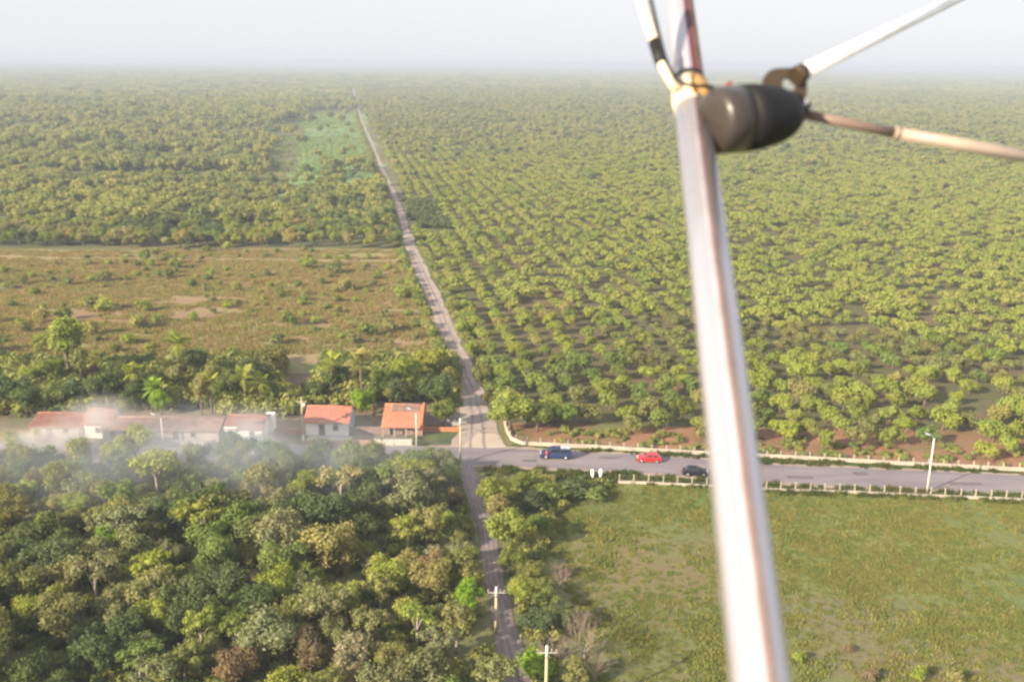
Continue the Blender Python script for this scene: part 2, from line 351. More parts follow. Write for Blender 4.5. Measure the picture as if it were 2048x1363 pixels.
def twigs_mesh(name, rs, h, mat, n0=6, depth=4, rad=.06):
    rr = random.Random(rs); V = []; Fc = []
    def seg(a, b, r1, r2):
        t = (b - a).normalized(); e1 = t.orthogonal().normalized(); e2 = t.cross(e1); k0 = len(V)
        for p, r_ in ((a, r1), (b, r2)):
            for k in range(3): V.append(p + (e1 * math.cos(2.094 * k) + e2 * math.sin(2.094 * k)) * r_)
        for k in range(3): Fc.append((k0 + k, k0 + (k + 1) % 3, k0 + 3 + (k + 1) % 3, k0 + 3 + k))
    def grow(p, d, L, r_, dep):
        q = p + d * L; seg(p, q, r_, r_ * .65)
        if dep <= 0: return
        for _ in range(rr.choice((2, 3, 3))):
            nd = (d + Vector((rr.uniform(-1, 1), rr.uniform(-1, 1), rr.uniform(-.3, .9))) * .65).normalized()
            grow(p + d * L * rr.uniform(.55, 1), nd, L * rr.uniform(.6, .85), r_ * .6, dep - 1)
    for k in range(n0):
        a = k * 6.28 / n0; grow(Vector((0, 0, h * .12)), Vector((math.cos(a) * .6, math.sin(a) * .6, 1)).normalized(), h * .33, rad, depth)
    return mesh_np(name, [tuple(v) for v in V], Fc, [mat])

# individual-tree variants (near): (crown mesh, trunk mesh, height)
ML = [LEAF]
def var(kind, i, hgt, rx, rz, lobes, leaves, ls, tr_r, bark=BARK, **k):
    z0 = hgt - rz
    return (crown(f'{kind}_crown_{i}', 100 + i * 7 + len(kind), rx, rz, lobes, leaves, ls, z0, ML, **k), trunk_mesh(f'{kind}_trunk_{i}', i + 5, z0 + rz * .2, tr_r, bark, 3 + i % 2, rx * .55), hgt)
ORCH = [var('orchard', i, 3.4, 2.6, 1.4, 8 + i % 5, 1600, .24, .12, flat=.68, spread=.72, lobe_r=.36) for i in range(6)]
WOOD = [var('wood', i, 6.5, 3.0 - .2 * (i % 3), 2.75 + .2 * (i % 3), 12 + i % 6, 4200, .185, .15, flat=.95, spread=.72, lobe_r=.29 + .03 * (i % 3)) for i in range(8)]
OPEN = [var('open', i, 6.5, 3.0, 1.7, 11, 1000, .22, .16, BARK_PALE, flat=.6, spread=.75, lobe_r=.27) for i in range(3)]
TALL = [var('tall', i, 9.0, 1.9, 3.2, 11, 1900, .26, .17, flat=1.2, spread=.6, lobe_r=.40) for i in range(3)]
BUSH = [var('bush', i, 2.2, 1.5, 1.05, 6, 650, .2, .06, flat=.8, spread=.6, lobe_r=.5) for i in range(4)]
BARE = [(twigs_mesh(f'twigs_{i}', 40 + i, 4.5, TWIG, 7, 4, .05), trunk_mesh(f'bare_trunk_{i}', 60 + i, .9, .13, TWIG, 2, .3), 4.5) for i in range(3)]

ORD = ['', 'first', 'second', 'third', 'fourth', 'fifth', 'sixth', 'seventh', 'eighth', 'ninth', 'tenth', 'eleventh', 'twelfth', 'thirteenth', 'fourteenth', 'fifteenth', 'sixteenth', 'seventeenth', 'eighteenth', 'nineteenth', 'twentieth']
TENS = {20: 'twenty', 30: 'thirty', 40: 'forty', 50: 'fifty', 60: 'sixty', 70: 'seventy'}
def ordn(k):
    if k <= 20: return ORD[k]
    if k % 10 == 0: return {30: 'thirtieth', 40: 'fortieth', 50: 'fiftieth', 60: 'sixtieth', 70: 'seventieth'}[k]
    return TENS[k // 10 * 10] + '-' + ORD[k % 10]
PAL = {'yellow-green': (.28, .33, .078), 'olive': (.235, .25, .10), 'dark green': (.125, .165, .073), 'grey-green': (.235, .255, .13), 'golden-leaved': (.32, .305, .125), 'mid green': (.19, .245, .075), 'bright green': (.22, .34, .05), 'rusty brown': (.26, .205, .125), 'pale grey': (.28, .28, .17)}
def tint(c, v=.12):
    b = PAL[c]; k = random.uniform(1 - v, 1 + v); return (b[0] * k * random.uniform(.93, 1.07), b[1] * k, b[2] * k * random.uniform(.85, 1.15), 1)
def tree(name, variant, x, y, h, colour, label, cat='tree', group=None, wide=1.0, parts=('crown', 'trunk'), z=0):
    cm, tm, bh = variant
    t = thing(name, label, cat, (x, y, z), random.uniform(0, 6.28), group); s = h / bh
    t.scale = (s * wide * random.uniform(.92, 1.08), s * wide * random.uniform(.92, 1.08), s)
    c = obj(parts[0], cm, None, t); k = obj(parts[1], tm, None, t)
    if colour: c.color = tint(colour)
    return t

# ------------------------------------------------------------------ orchard: rows along the track
tdir = Vector((trkx(400) - trkx(170), 230, 0)).normalized(); tside = Vector((tdir.y, -tdir.x, 0))
org = Vector((trkx(170), 170, 0)); SP = 6.0
north_fence_px = [(1009, 846), (1013, 862), (1023, 880), (1046, 889), (1100, 892), (1200, 897), (1300, 903), (1450, 911), (1600, 918), (1800, 929), (2048, 942), (2500, 965)]
NF = [P2(*p) for p in north_fence_px]
def nfy(x): return float(np.interp(x, [p[0] for p in NF[3:]], [p[1] for p in NF[3:]]))
cand = []
for i in range(-6, 420):
    for j in range(1, 420):
        if i > 200 and (i + j) % 2 and j > 2: continue
        p = org + tdir * (i * SP) + tside * (j * SP + 1.5)
        if p.y < 0: continue
        x = p.x + random.gauss(0, .45); y = p.y + random.gauss(0, .45)
        if x > .62 * y + 25: break
        if x < trkx(y) + 4.5 or y < nfy(x) + (6.5 if x < 20 else 4.2): continue
        cand.append((y, x, i, j))
dp = W([(805, 402), (880, 408), (905, 462), (838, 470)])
cand = [c for c in cand if not inpoly(c[1], c[0], dp)]
# gaps and missing trees
cand = [c for c in cand if random.random() > .05 + (.10 if nz(c[1], c[0], 22, 5.5) < -.3 else 0)]
cand.sort(key=lambda c: math.hypot(c[0], c[1]))
def orch_col(x, y):
    v = nz(x, y, 40, 1.1) + random.gauss(0, .28)
    return 'olive' if v < -.32 else 'mid green' if v < -.15 else 'yellow-green' if v < .55 else 'golden-leaved'
near_o, far_o = cand[:295], cand[295:]
rows = {}
for c in near_o: rows.setdefault(c[3], []).append(c)
for j in rows:
    rows[j].sort(key=lambda c: c[0])
rj = {j: k + 1 for k, j in enumerate(sorted(rows))}
for j, lst in rows.items():
    for n_, (y, x, i, _) in enumerate(lst):
        col = orch_col(x, y)
        if y < 205 and x < 35: col = random.choice(['mid green', 'olive', 'mid green', 'yellow-green'])
        h = random.uniform(2.4, 4.0) * (1.15 if y < 200 else 1)
        tree('orchard_tree', random.choice(ORCH), x, y, h, col, f'{col} orchard tree, {ordn(n_ + 1)} from the road fence in the {ordn(rj[j])} row from the track', 'tree', 'trees planted in the orchard', wide=random.uniform(.74, 1.04) * (1.0 if h < 3.4 else .88))

# ------------------------------------------------------------------ geometry-node masses
def scatter(name, pts, scl, idx, sources, label, cat, z_sc=None):
    n = len(pts); me = bpy.data.meshes.new(name); me.vertices.add(n); me.vertices.foreach_set('co', np.asarray(pts, np.float32).ravel())
    for an, arr in (('scl', scl), ('rot', rng.uniform(0, 6.28, n)), ('zs', z_sc if z_sc is not None else np.ones(n))):
        a = me.attributes.new(an, 'FLOAT', 'POINT'); a.data.foreach_set('value', np.asarray(arr, np.float32))
    a = me.attributes.new('idx', 'INT', 'POINT'); a.data.foreach_set('value', np.asarray(idx, np.int32))
    o = bpy.data.objects.new(name, me); COL.objects.link(o)
    ng = bpy.data.node_groups.new(name + '_nodes', 'GeometryNodeTree')
    ng.interface.new_socket('Geometry', in_out='INPUT', socket_type='NodeSocketGeometry'); ng.interface.new_socket('Geometry', in_out='OUTPUT', socket_type='NodeSocketGeometry')
    gi = ng.nodes.new('NodeGroupInput'); go = ng.nodes.new('NodeGroupOutput'); jn = ng.nodes.new('GeometryNodeJoinGeometry')
    def attr(nm, ty='FLOAT'):
        q = ng.nodes.new('GeometryNodeInputNamedAttribute'); q.data_type = ty; q.inputs[0].default_value = nm; return q.outputs[0]
    A, B, Z, I = attr('scl'), attr('rot'), attr('zs'), attr('idx', 'INT')
    cs = ng.nodes.new('ShaderNodeCombineXYZ'); mz = ng.nodes.new('ShaderNodeMath'); mz.operation = 'MULTIPLY'
    ng.links.new(A, mz.inputs[0]); ng.links.new(Z, mz.inputs[1]); ng.links.new(A, cs.inputs[0]); ng.links.new(A, cs.inputs[1]); ng.links.new(mz.outputs[0], cs.inputs[2])
    cr = ng.nodes.new('ShaderNodeCombineXYZ'); ng.links.new(B, cr.inputs[2])
    for k, me_ in enumerate(sources):
        src = bpy.data.objects.new(f'{name}_source', me_)
        oi = ng.nodes.new('GeometryNodeObjectInfo'); oi.inputs['Object'].default_value = src; oi.inputs['As Instance'].default_value = True
        ip = ng.nodes.new('GeometryNodeInstanceOnPoints'); cmp_ = ng.nodes.new('FunctionNodeCompare'); cmp_.data_type = 'INT'; cmp_.operation = 'EQUAL'
        ng.links.new(I, cmp_.inputs[2]); cmp_.inputs[3].default_value = k
        ng.links.new(gi.outputs[0], ip.inputs['Points']); ng.links.new(cmp_.outputs[0], ip.inputs['Selection']); ng.links.new(oi.outputs['Geometry'], ip.inputs['Instance'])
        ng.links.new(cs.outputs[0], ip.inputs['Scale']); ng.links.new(cr.outputs[0], ip.inputs['Rotation']); ng.links.new(ip.outputs[0], jn.inputs[0])
    ng.links.new(jn.outputs[0], go.inputs[0])
    md = o.modifiers.new('scatter', 'NODES'); md.node_group = ng
    return tag(o, label, cat, None, 'stuff')
ORF = [crown(f'orchard_far_{i}', 300 + i, 2.5, 1.4, 9, 650, .33, 1.9, [LEAF_ORCH], flat=.7, spread=.72, lobe_r=.37) for i in range(5)]
WIF = [crown(f'wild_far_{i}', 330 + i, 3.0, 2.4, 10, 750, .36, 3.2, [LEAF_WILD], flat=.95, spread=.72, lobe_r=.34) for i in range(6)]
CLO = [crown(f'orchard_clump_{i}', 360 + i, 14, 1.6, 26, 500, 1.6, 1.8, [LEAF_ORCH], flat=.45, spread=.85, lobe_r=.16) for i in range(3)]
CLW = [crown(f'wild_clump_{i}', 380 + i, 15, 2.6, 30, 520, 1.8, 2.6, [LEAF_WILD], flat=.55, spread=.85, lobe_r=.17) for i in range(4)]
def far_keep(y, x):
    if y < 560: return True
    q = min(1, (y - 560) / 500); return random.random() > q * (.22 + 1.1 * max(0, nz(x * .5, y, 90, 8.2)))
far_o = [(c[0] + (random.gauss(0, 2.2) if c[0] > 800 else 0), c[1] + (random.gauss(0, 2.2) if c[0] > 800 else 0)) for c in far_o if far_keep(c[0], c[1])]
fp = np.array([(c[1], c[0], 0) for c in far_o]); fd = np.hypot(fp[:, 0], fp[:, 1])
fs = rng.uniform(.6, 1.2, len(fp)) * np.where(fd > 1330, 1.28, 1.0)
fwild = rng.uniform(0, 1, len(fp)) < np.clip((fp[:, 1] - 520) / 1100, 0, .8)
scatter('orchard_beyond', fp, fs, np.where(fwild, rng.integers(5, 8, len(fp)), rng.integers(0, 5, len(fp))), ORF + WIF[:3], 'long rows of small orchard trees running back from the fence towards the horizon', 'orchard')

# wild woodland left of the track beyond the dry field and the far distance
cf = W([(610, 222), (726, 222), (776, 385), (500, 394), (530, 345), (550, 270), (592, 240)])
mid, farw = [], []
WY = P2(500, 499)[1] + 2.5
y = WY
while y < 1500:
    sp = 4.8 if y < 620 else 6.4 if y < 1000 else 8.5
    x = -.60 * y - 30
    while x < trkx(y) - 4:
        px_ = x + random.gauss(0, sp * .33); py_ = y + random.gauss(0, sp * .33)
        if px_ < trkx(py_) - 4:
            dens = .80 + 1.7 * nz(px_ * .35, py_, 40 if py_ < 800 else 120, 4.4)
            if inpoly(px_, py_, cf): dens = .03 if py_ > 600 else .12
            if random.random() < dens:
                mid.append((py_, px_, sp))
        x += sp
    y += sp
mid.sort(); wn, wf = mid[:270], mid[270:]
ranks = {}
for (yy, xx, s_) in wn: ranks.setdefault(max(0, int((yy - WY) / 5)), []).append((xx, yy, s_))
for rk in sorted(ranks):
    for n_, (x, y, s_) in enumerate(sorted(ranks[rk])):
        v = nz(x, y, 25, 7.7) + random.gauss(0, .25)
        col = 'dark green' if v < -.28 else 'mid green' if v < 0 else 'olive' if v < .18 else 'yellow-green' if v < .38 else 'golden-leaved'
        tree('scrub_tree', random.choice(WOOD), x, y, random.uniform(4, 6.5) + 2 * max(0, nz(x, y, 40, 2)), col, f'{col} scrub tree behind the dry field, {ordn(n_ + 1)} from the left in the {ordn(rk + 1) if rk >= 0 else "front"} rank', 'tree', 'scrub trees behind the dry field', wide=random.uniform(.9, 1.15))
wp = np.array([(c[1], c[0], 0) for c in wf]); ws = rng.uniform(.55, 1.5, len(wp)) * np.array([c[2] / 4.8 for c in wf]) ** .8
ws *= np.array([1 + .35 * nz(a, b, 70, 9) for a, b, _ in wp])
scatter('woodland_beyond', wp, ws, rng.integers(0, 6, len(wp)), WIF, 'dense hazy woodland left of the dirt track reaching to the horizon', 'woodland')
# farthest canopy, both sides
cp = []; ci = []
y = 1500.0
while y < 11000:
    sp = 22 if y < 3000 else 34 if y < 5500 else 60
    x = -.58 * y
    while x < .58 * y:
        q = x + random.gauss(0, sp * .3); r_ = y + random.gauss(0, sp * .3)
        left = q < trkx(min(r_, 3000)) - 6 or r_ > 2700
        if (left or r_ > 2350) and not (abs(q - trkx(min(r_, 3000))) < 14 and r_ < 2900) and random.random() < .9: cp.append((q, r_, 0, sp))
        x += sp
    y += sp
cp = np.array(cp)
scatter('distant_canopy', cp[:, :3], cp[:, 3] / 22 * rng.uniform(.8, 1.2, len(cp)), rng.integers(0, 4, len(cp)), CLW, 'distant tree canopy fading into the haze under the horizon', 'woodland', z_sc=(22 / cp[:, 3]) ** .75 * rng.uniform(.7, 1.7, len(cp)))

# ------------------------------------------------------------------ wood in the lower left
wood_poly = W([(-160, 932), (300, 935), (560, 932), (640, 925), (905, 938), (925, 1000), (945, 1075), (958, 1130), (962, 1200), (975, 1290), (990, 1362)]) + [(lnx(84) - 2, 84), (-62, 84)]
pts = []; POLE = P2(992, 1268)
tries = 0
while tries < 9000:
    tries += 1
    x = random.uniform(-115, 5); y = random.uniform(84, 154)
    if not inpoly(x, y, wood_poly) or x > lnx(y) - 3.2 or x < -.6 * y - 8: continue
    if y > rdy(x) - 7.5: continue
    if abs(x - POLE[0]) < 4.2 and POLE[1] - 13 < y < POLE[1] + 1: continue
    md_ = 3.1 + 1.4 * abs(nz(x, y, 18, 6.1))
    if any((x - a) ** 2 + (y - b) ** 2 < md_ ** 2 for a, b in pts): continue
    pts.append((x, y))
pts = sorted(pts, key=lambda p: p[1])[:298]
ranks = {}
for p in pts: ranks.setdefault(int((p[1] - 84) / 6), []).append(p)
def pin(px, py, z=4):
    q = at(px, py, z); return q.x, q.y
special = []   # (px, py of crown middle, colour, variant set, height, label)
SPEC = [(400, 1030, 'yellow-green', OPEN, 7.6, 'open-crowned yellow-green tree with a forked pale trunk showing, left middle of the lower wood', 1.1),
        (218, 1085, 'bright green', WOOD, 6.2, 'small bright lime-green tree standing out in the left of the lower wood', .8),
        (672, 1080, 'golden-leaved', WOOD, 8.0, 'large golden rounded tree in the middle of the lower wood', 1.15),
        (680, 965, 'pale grey', OPEN, 7.5, 'pale grey thin-leaved tree near the road in the lower wood', 1.0),
        (610, 960, 'yellow-green', WOOD, 6.5, 'yellow-green tree just left of the pale thin-leaved one below the road', .9),
        (520, 950, 'pale grey', WOOD, 8.2, 'tall smoke-veiled olive-grey tree just below the road under the white house', .8),
        (310, 930, 'yellow-green', OPEN, 8.5, 'smoke-veiled yellow-green tree in front of the long low house', 1.05),
        (130, 945, 'olive', WOOD, 8.0, 'olive tree just below the smoke at the left', .9),
        (530, 1260, 'grey-green', WOOD, 7.4, 'pale grey-green round tree low in the wood, left of the rusty one', 1.1),
        (610, 1290, 'rusty brown', WOOD, 5.5, 'rusty orange-leaved tree low in the middle of the wood', .9),
        (470, 1320, 'rusty brown', WOOD, 5.0, 'brownish shrub-like tree at the bottom edge of the wood', 1.2),
        (940, 1185, 'bright green', WOOD, 4.5, 'bright green low tree at the lane edge beside the pole', 1.0),
        (860, 1150, 'golden-leaved', WOOD, 6.0, 'golden tree right of the bare pink bush near the lane', 1.0),
        (300, 1170, 'olive', WOOD, 7.0, 'olive tree with a sunlit ragged left side in the lower left wood', 1.0),
        (470, 915, 'olive', WOOD, 6.8, 'olive tree before the white gabled house, veiled by smoke', .9),
        (50, 915, 'grey-green', WOOD, 6.8, 'grey-green tree at the far left below the white wall stub', .9),
        (150, 905, 'olive', WOOD, 7.0, 'olive tree in the smoke on the near side of the road at the left', .9),
        (395, 905, 'olive', WOOD, 6.6, 'olive tree before the right end of the long low house', .9),
        (225, 905, 'yellow-green', WOOD, 6.4, 'yellow-green tree beside the tallest tree before the long low house', .85),
        (268, 878, 'yellow-green', WOOD, 8.0, 'bright yellow-green tree reaching up in front of the long low house', .95),
        (560, 925, 'grey-green', WOOD, 7.0, 'smoke-greyed tree on the near verge of the road left of the white house', .9),
        (740, 905, 'grey-green', WOOD, 7.6, 'olive tree whose crown covers the road edge before the white house', 1.05),
        (820, 985, 'grey-green', WOOD, 7.0, 'hazy grey-green round tree near the lane and the road', 1.15),
        (690, 905, 'yellow-green', WOOD, 6.5, 'yellow-tipped tree beside the road left of the olive crown', .8)]
for (px, py, col, vs, h, lab, wd) in SPEC:
    x, y = pin(px, py, h * .62); special.append((x, y))
    tree('woodland_tree', random.choice(vs), x, y, h, col, lab, 'tree', 'trees of the lower wood', wide=wd)
BR = [(745, 1135, 3.0, 'bare pinkish bush in the lower wood between the golden trees'), (520, 1175, 4.2, 'bare grey branching tree near the middle of the lower wood'), (45, 1320, 3.0, 'bare pinkish bush at the far lower left corner')]
for (px, py, h, lab) in BR:
    x, y = pin(px, py, h * .5); special.append((x, y))
    tree('bare_tree', random.choice(BARE), x, y, h, None, lab, 'tree', 'bare bushes', parts=('branches', 'trunk'))
for rk in sorted(ranks):
    for n_, (x, y) in enumerate(sorted(ranks[rk])):
        if any((x - a) ** 2 + (y - b) ** 2 < 3.1 ** 2 for a, b in special): continue
        v = nz(x, y, 17, 3.3) * .7 + random.gauss(-.02, .28)
        col = 'dark green' if v < -.26 else 'mid green' if v < -.10 else 'grey-green' if v < .06 else 'olive' if v < .24 else 'yellow-green' if v < .44 else 'golden-leaved' if v < .62 else 'pale grey' if v < .72 else 'rusty brown'
        h = max(3.2, random.gauss(5.4, 1.1) + 2.6 * nz(x, y, 22, 9.9))
        tree('woodland_tree', random.choice(WOOD if random.random() < .82 else OPEN), x, y, h, col, f'{col} tree, {ordn(n_ + 1)} from the left in the {ordn(rk + 1)} rank of the lower wood', 'tree', 'trees of the lower wood', wide=random.uniform(.85, 1.15))
# undergrowth of the wood
up_ = []
for _ in range(2600):
    x = random.uniform(-115, 5); y = random.uniform(84, 156)
    if inpoly(x, y, wood_poly) and x < lnx(y) - 1.8 and y < rdy(x) - 4.5: up_.append((x, y, 0))
BSM = [crown(f'undergrowth_{i}', 420 + i, 1.3, .8, 5, 260, .22, .7, [LEAF_WILD], flat=.75, lobe_r=.5) for i in range(4)]
up_ = np.array(up_)
scatter('undergrowth', up_, rng.uniform(.5, 1.25, len(up_)), rng.integers(0, 4, len(up_)), BSM, 'low bushes filling the floor of the lower wood', 'undergrowth')

# ------------------------------------------------------------------ bushes right of the lane
LANEB = [(985, 975, 'yellow-green', 6.6, 1.05, 'large yellow-green round tree at the corner of lane and road'), (1010, 1055, 'yellow-green', 6.4, 1.0, 'yellow-green tree beside the lane just below the corner tree'), (1000, 1010, 'golden-leaved', 5.6, .9, 'golden tree squeezed between the two large lane trees'),
         (1022, 1110, 'mid green', 4.8, .95, 'mid green tree by the lane halfway down'), (1045, 1175, 'yellow-green', 4.6, 1.0, 'sunlit tree right of the lane opposite the lane pole'), (1062, 1135, 'olive', 3.6, 1.0, 'olive bush right of the sunlit lane tree'),
         (1095, 1195, 'mid green', 3.4, 1.0, 'mid green bush at the pasture edge halfway down the lane'), (1075, 1235, 'dark green', 3.6, 1.1, 'dark green bush under the power lines'), (1130, 1225, 'dark green', 3.4, 1.0, 'dark bush at the left edge of the pasture'),
         (1070, 1330, 'bright green', 2.8, .9, 'bright green bush at the lane edge, bottom of the picture'), (1150, 1335, 'olive', 3.6, .9, 'olive bush between the forked pole and the pasture'), (1060, 1000, 'dark green', 3.6, 1.2, 'dark green bush behind the corner tree'),
         (1075, 1040, 'mid green', 3.2, 1.0, 'green bush in the shade right of the lane trees'), (1105, 985, 'mid green', 3.0, 1.1, 'low green bush below the road, right of the corner tree'), (1150, 975, 'dark green', 2.8, 1.1, 'dark bush below the road under the white posts'), (1040, 960, 'mid green', 3.2, 1.1, 'round bush at the road edge beside the corner tree'),
         (1190, 985, 'mid green', 2.2, 1.1, 'low bush just below the white posts')]
for (px, py, col, h, wd, lab) in LANEB:
    x, y = pin(px, py, h * .6)
    tree('lane_tree' if h > 4 else 'bush', random.choice(WOOD if h > 3 else BUSH), x, y, h, col, lab, 'tree' if h > 4 else 'bush', 'trees and bushes beside the lane', wide=wd if h > 4 else wd * 1.25)
BB = [(1170, 1275, 5.2, 'large bare pinkish bush beside the pasture, right of the forked pole'), (1120, 1150, 3.4, 'bare pale bush at the pasture edge above the power lines'), (1110, 1300, 4.0, 'bare brown bush around the foot of the forked pole'), (1150, 1240, 3.4, 'bare twiggy bush above the large bare one'), (1190, 1330, 3.6, 'bare bush at the bottom edge of the pasture')]
for (px, py, h, lab) in BB:
    x, y = pin(px, py, h * .5)
    tree('bare_tree', random.choice(BARE), x, y, h, None, lab, 'tree', 'bare bushes', parts=('branches', 'trunk'), wide=1.1)
PB = [(1598, 1312, 'yellow-green', 1.2, 'small yellow-green bush beside the metal strut at the pasture bottom'), (1838, 1345, 'yellow-green', 1.5, 'yellow-green bush at the bottom edge of the pasture'), (1740, 1350, 'rusty brown', 1.3, 'rusty bush left of the yellow-green one at the pasture bottom'), (1915, 1352, 'golden-leaved', 1.4, 'golden bush right of the yellow-green one at the pasture bottom'), (1700, 1295, 'rusty brown', .8, 'low rusty bush in the lower pasture')]
for (px, py, col, h, lab) in PB:
    x, y = pin(px, py, h * .5); tree('bush', random.choice(BUSH), x, y, h, col, lab, 'bush', wide=1.1)

# ------------------------------------------------------------------ thicket, weeds
tp = W([(1012, 950), (1205, 972), (1110, 1030), (1080, 1140), (1110, 1230), (1150, 1300), (1150, 1370), (1060, 1370), (1020, 1230), (985, 1060)])
tq = []
for _ in range(3200):
    x = random.uniform(-4, 30); y = random.uniform(88, 152)
    if inpoly(x, y, tp) and x > lnx(y) + 2.4 and nz(x, y, 6, 4) > -.12: tq.append((x, y, 0))
tq = np.array(tq); scatter('thicket', tq, rng.uniform(.35, 1.0, len(tq)), rng.integers(0, 4, len(tq)), BSM, 'tangled low thicket between the lane and the pasture', 'thicket')
rq = []
for _ in range(4200):
    x = random.uniform(6, 110); y = random.uniform(135, 185)
    if nfy(x) + .8 < y < nfy(x) + 9 and nz(x, y, 4, 4) + random.gauss(0, .2) > .05: rq.append((x, y, 0))
rq = np.array(rq); scatter('red_strip_weeds', rq, rng.uniform(.25, .75, len(rq)), rng.integers(0, 4, len(rq)), BSM, 'scattered weeds on the red soil between the far fence and the orchard', 'weeds')
cq = []
for i in range(0, 90):
    for j in range(0, 700):
        x = -260 + i * 3.6 + random.gauss(0, .7); y = 560 + j * 2.2 + random.gauss(0, .6)
        if inpoly(x, y, cf) and x < trkx(y) - 4 and nz(x, y, 60, 6) + random.gauss(0, .25) > (-.35 if y < 850 else .05): cq.append((x, y, 0))
cq = np.array(cq); CRL = leaf_mat('young_crop', [(0.0, (.18, .30, .10)), (.6, (.25, .34, .11)), (1, (.33, .35, .12))], .02)
scatter('crop_rows', cq, rng.uniform(.4, .9, len(cq)), rng.integers(0, 2, len(cq)), [crown(f'crop_{i}', 450 + i, 1.2, .5, 4, 60, .4, .4, [CRL], flat=.6, lobe_r=.5) for i in range(2)], 'thin rows of young crop on the pale green field left of the track', 'crop')
# ------------------------------------------------------------------ dry field shrubs
n_ = 0
fpoly = W([(-60, 502), (828, 500), (880, 700), (-60, 725)])
fl = []
for _ in range(4000):
    x = random.uniform(-190, -10); y = random.uniform(208, 366)
    if not inpoly(x, y, fpoly) or x > trkx(y) - 5: continue
    if random.random() > .6 + 1.3 * nz(x, y, 35, 8.8): continue
    if any((x - a) ** 2 + (y - b) ** 2 < 4.2 ** 2 for a, b in fl): continue
    fl.append((x, y))
    if len(fl) > 210: break
ranks = {}
for p in fl: ranks.setdefault(int((p[1] - 205) / 10), []).append(p)
for rk in sorted(ranks):
    for n_, (x, y) in enumerate(sorted(ranks[rk])):
        col = random.choice(['yellow-green', 'yellow-green', 'olive', 'golden-leaved', 'mid green'])
        h = random.uniform(.9, 2.2) if random.random() < .82 else random.uniform(2.4, 4.0)
        tree('field_shrub', random.choice(BUSH), x, y, h, col, f'{col} shrub on the dry field, {ordn(n_ + 1)} from the left in the {ordn(max(1, rk + 1))} rank', 'shrub', 'shrubs scattered on the dry field', wide=random.uniform(.8, 1.1), parts=('crown', 'stem'))

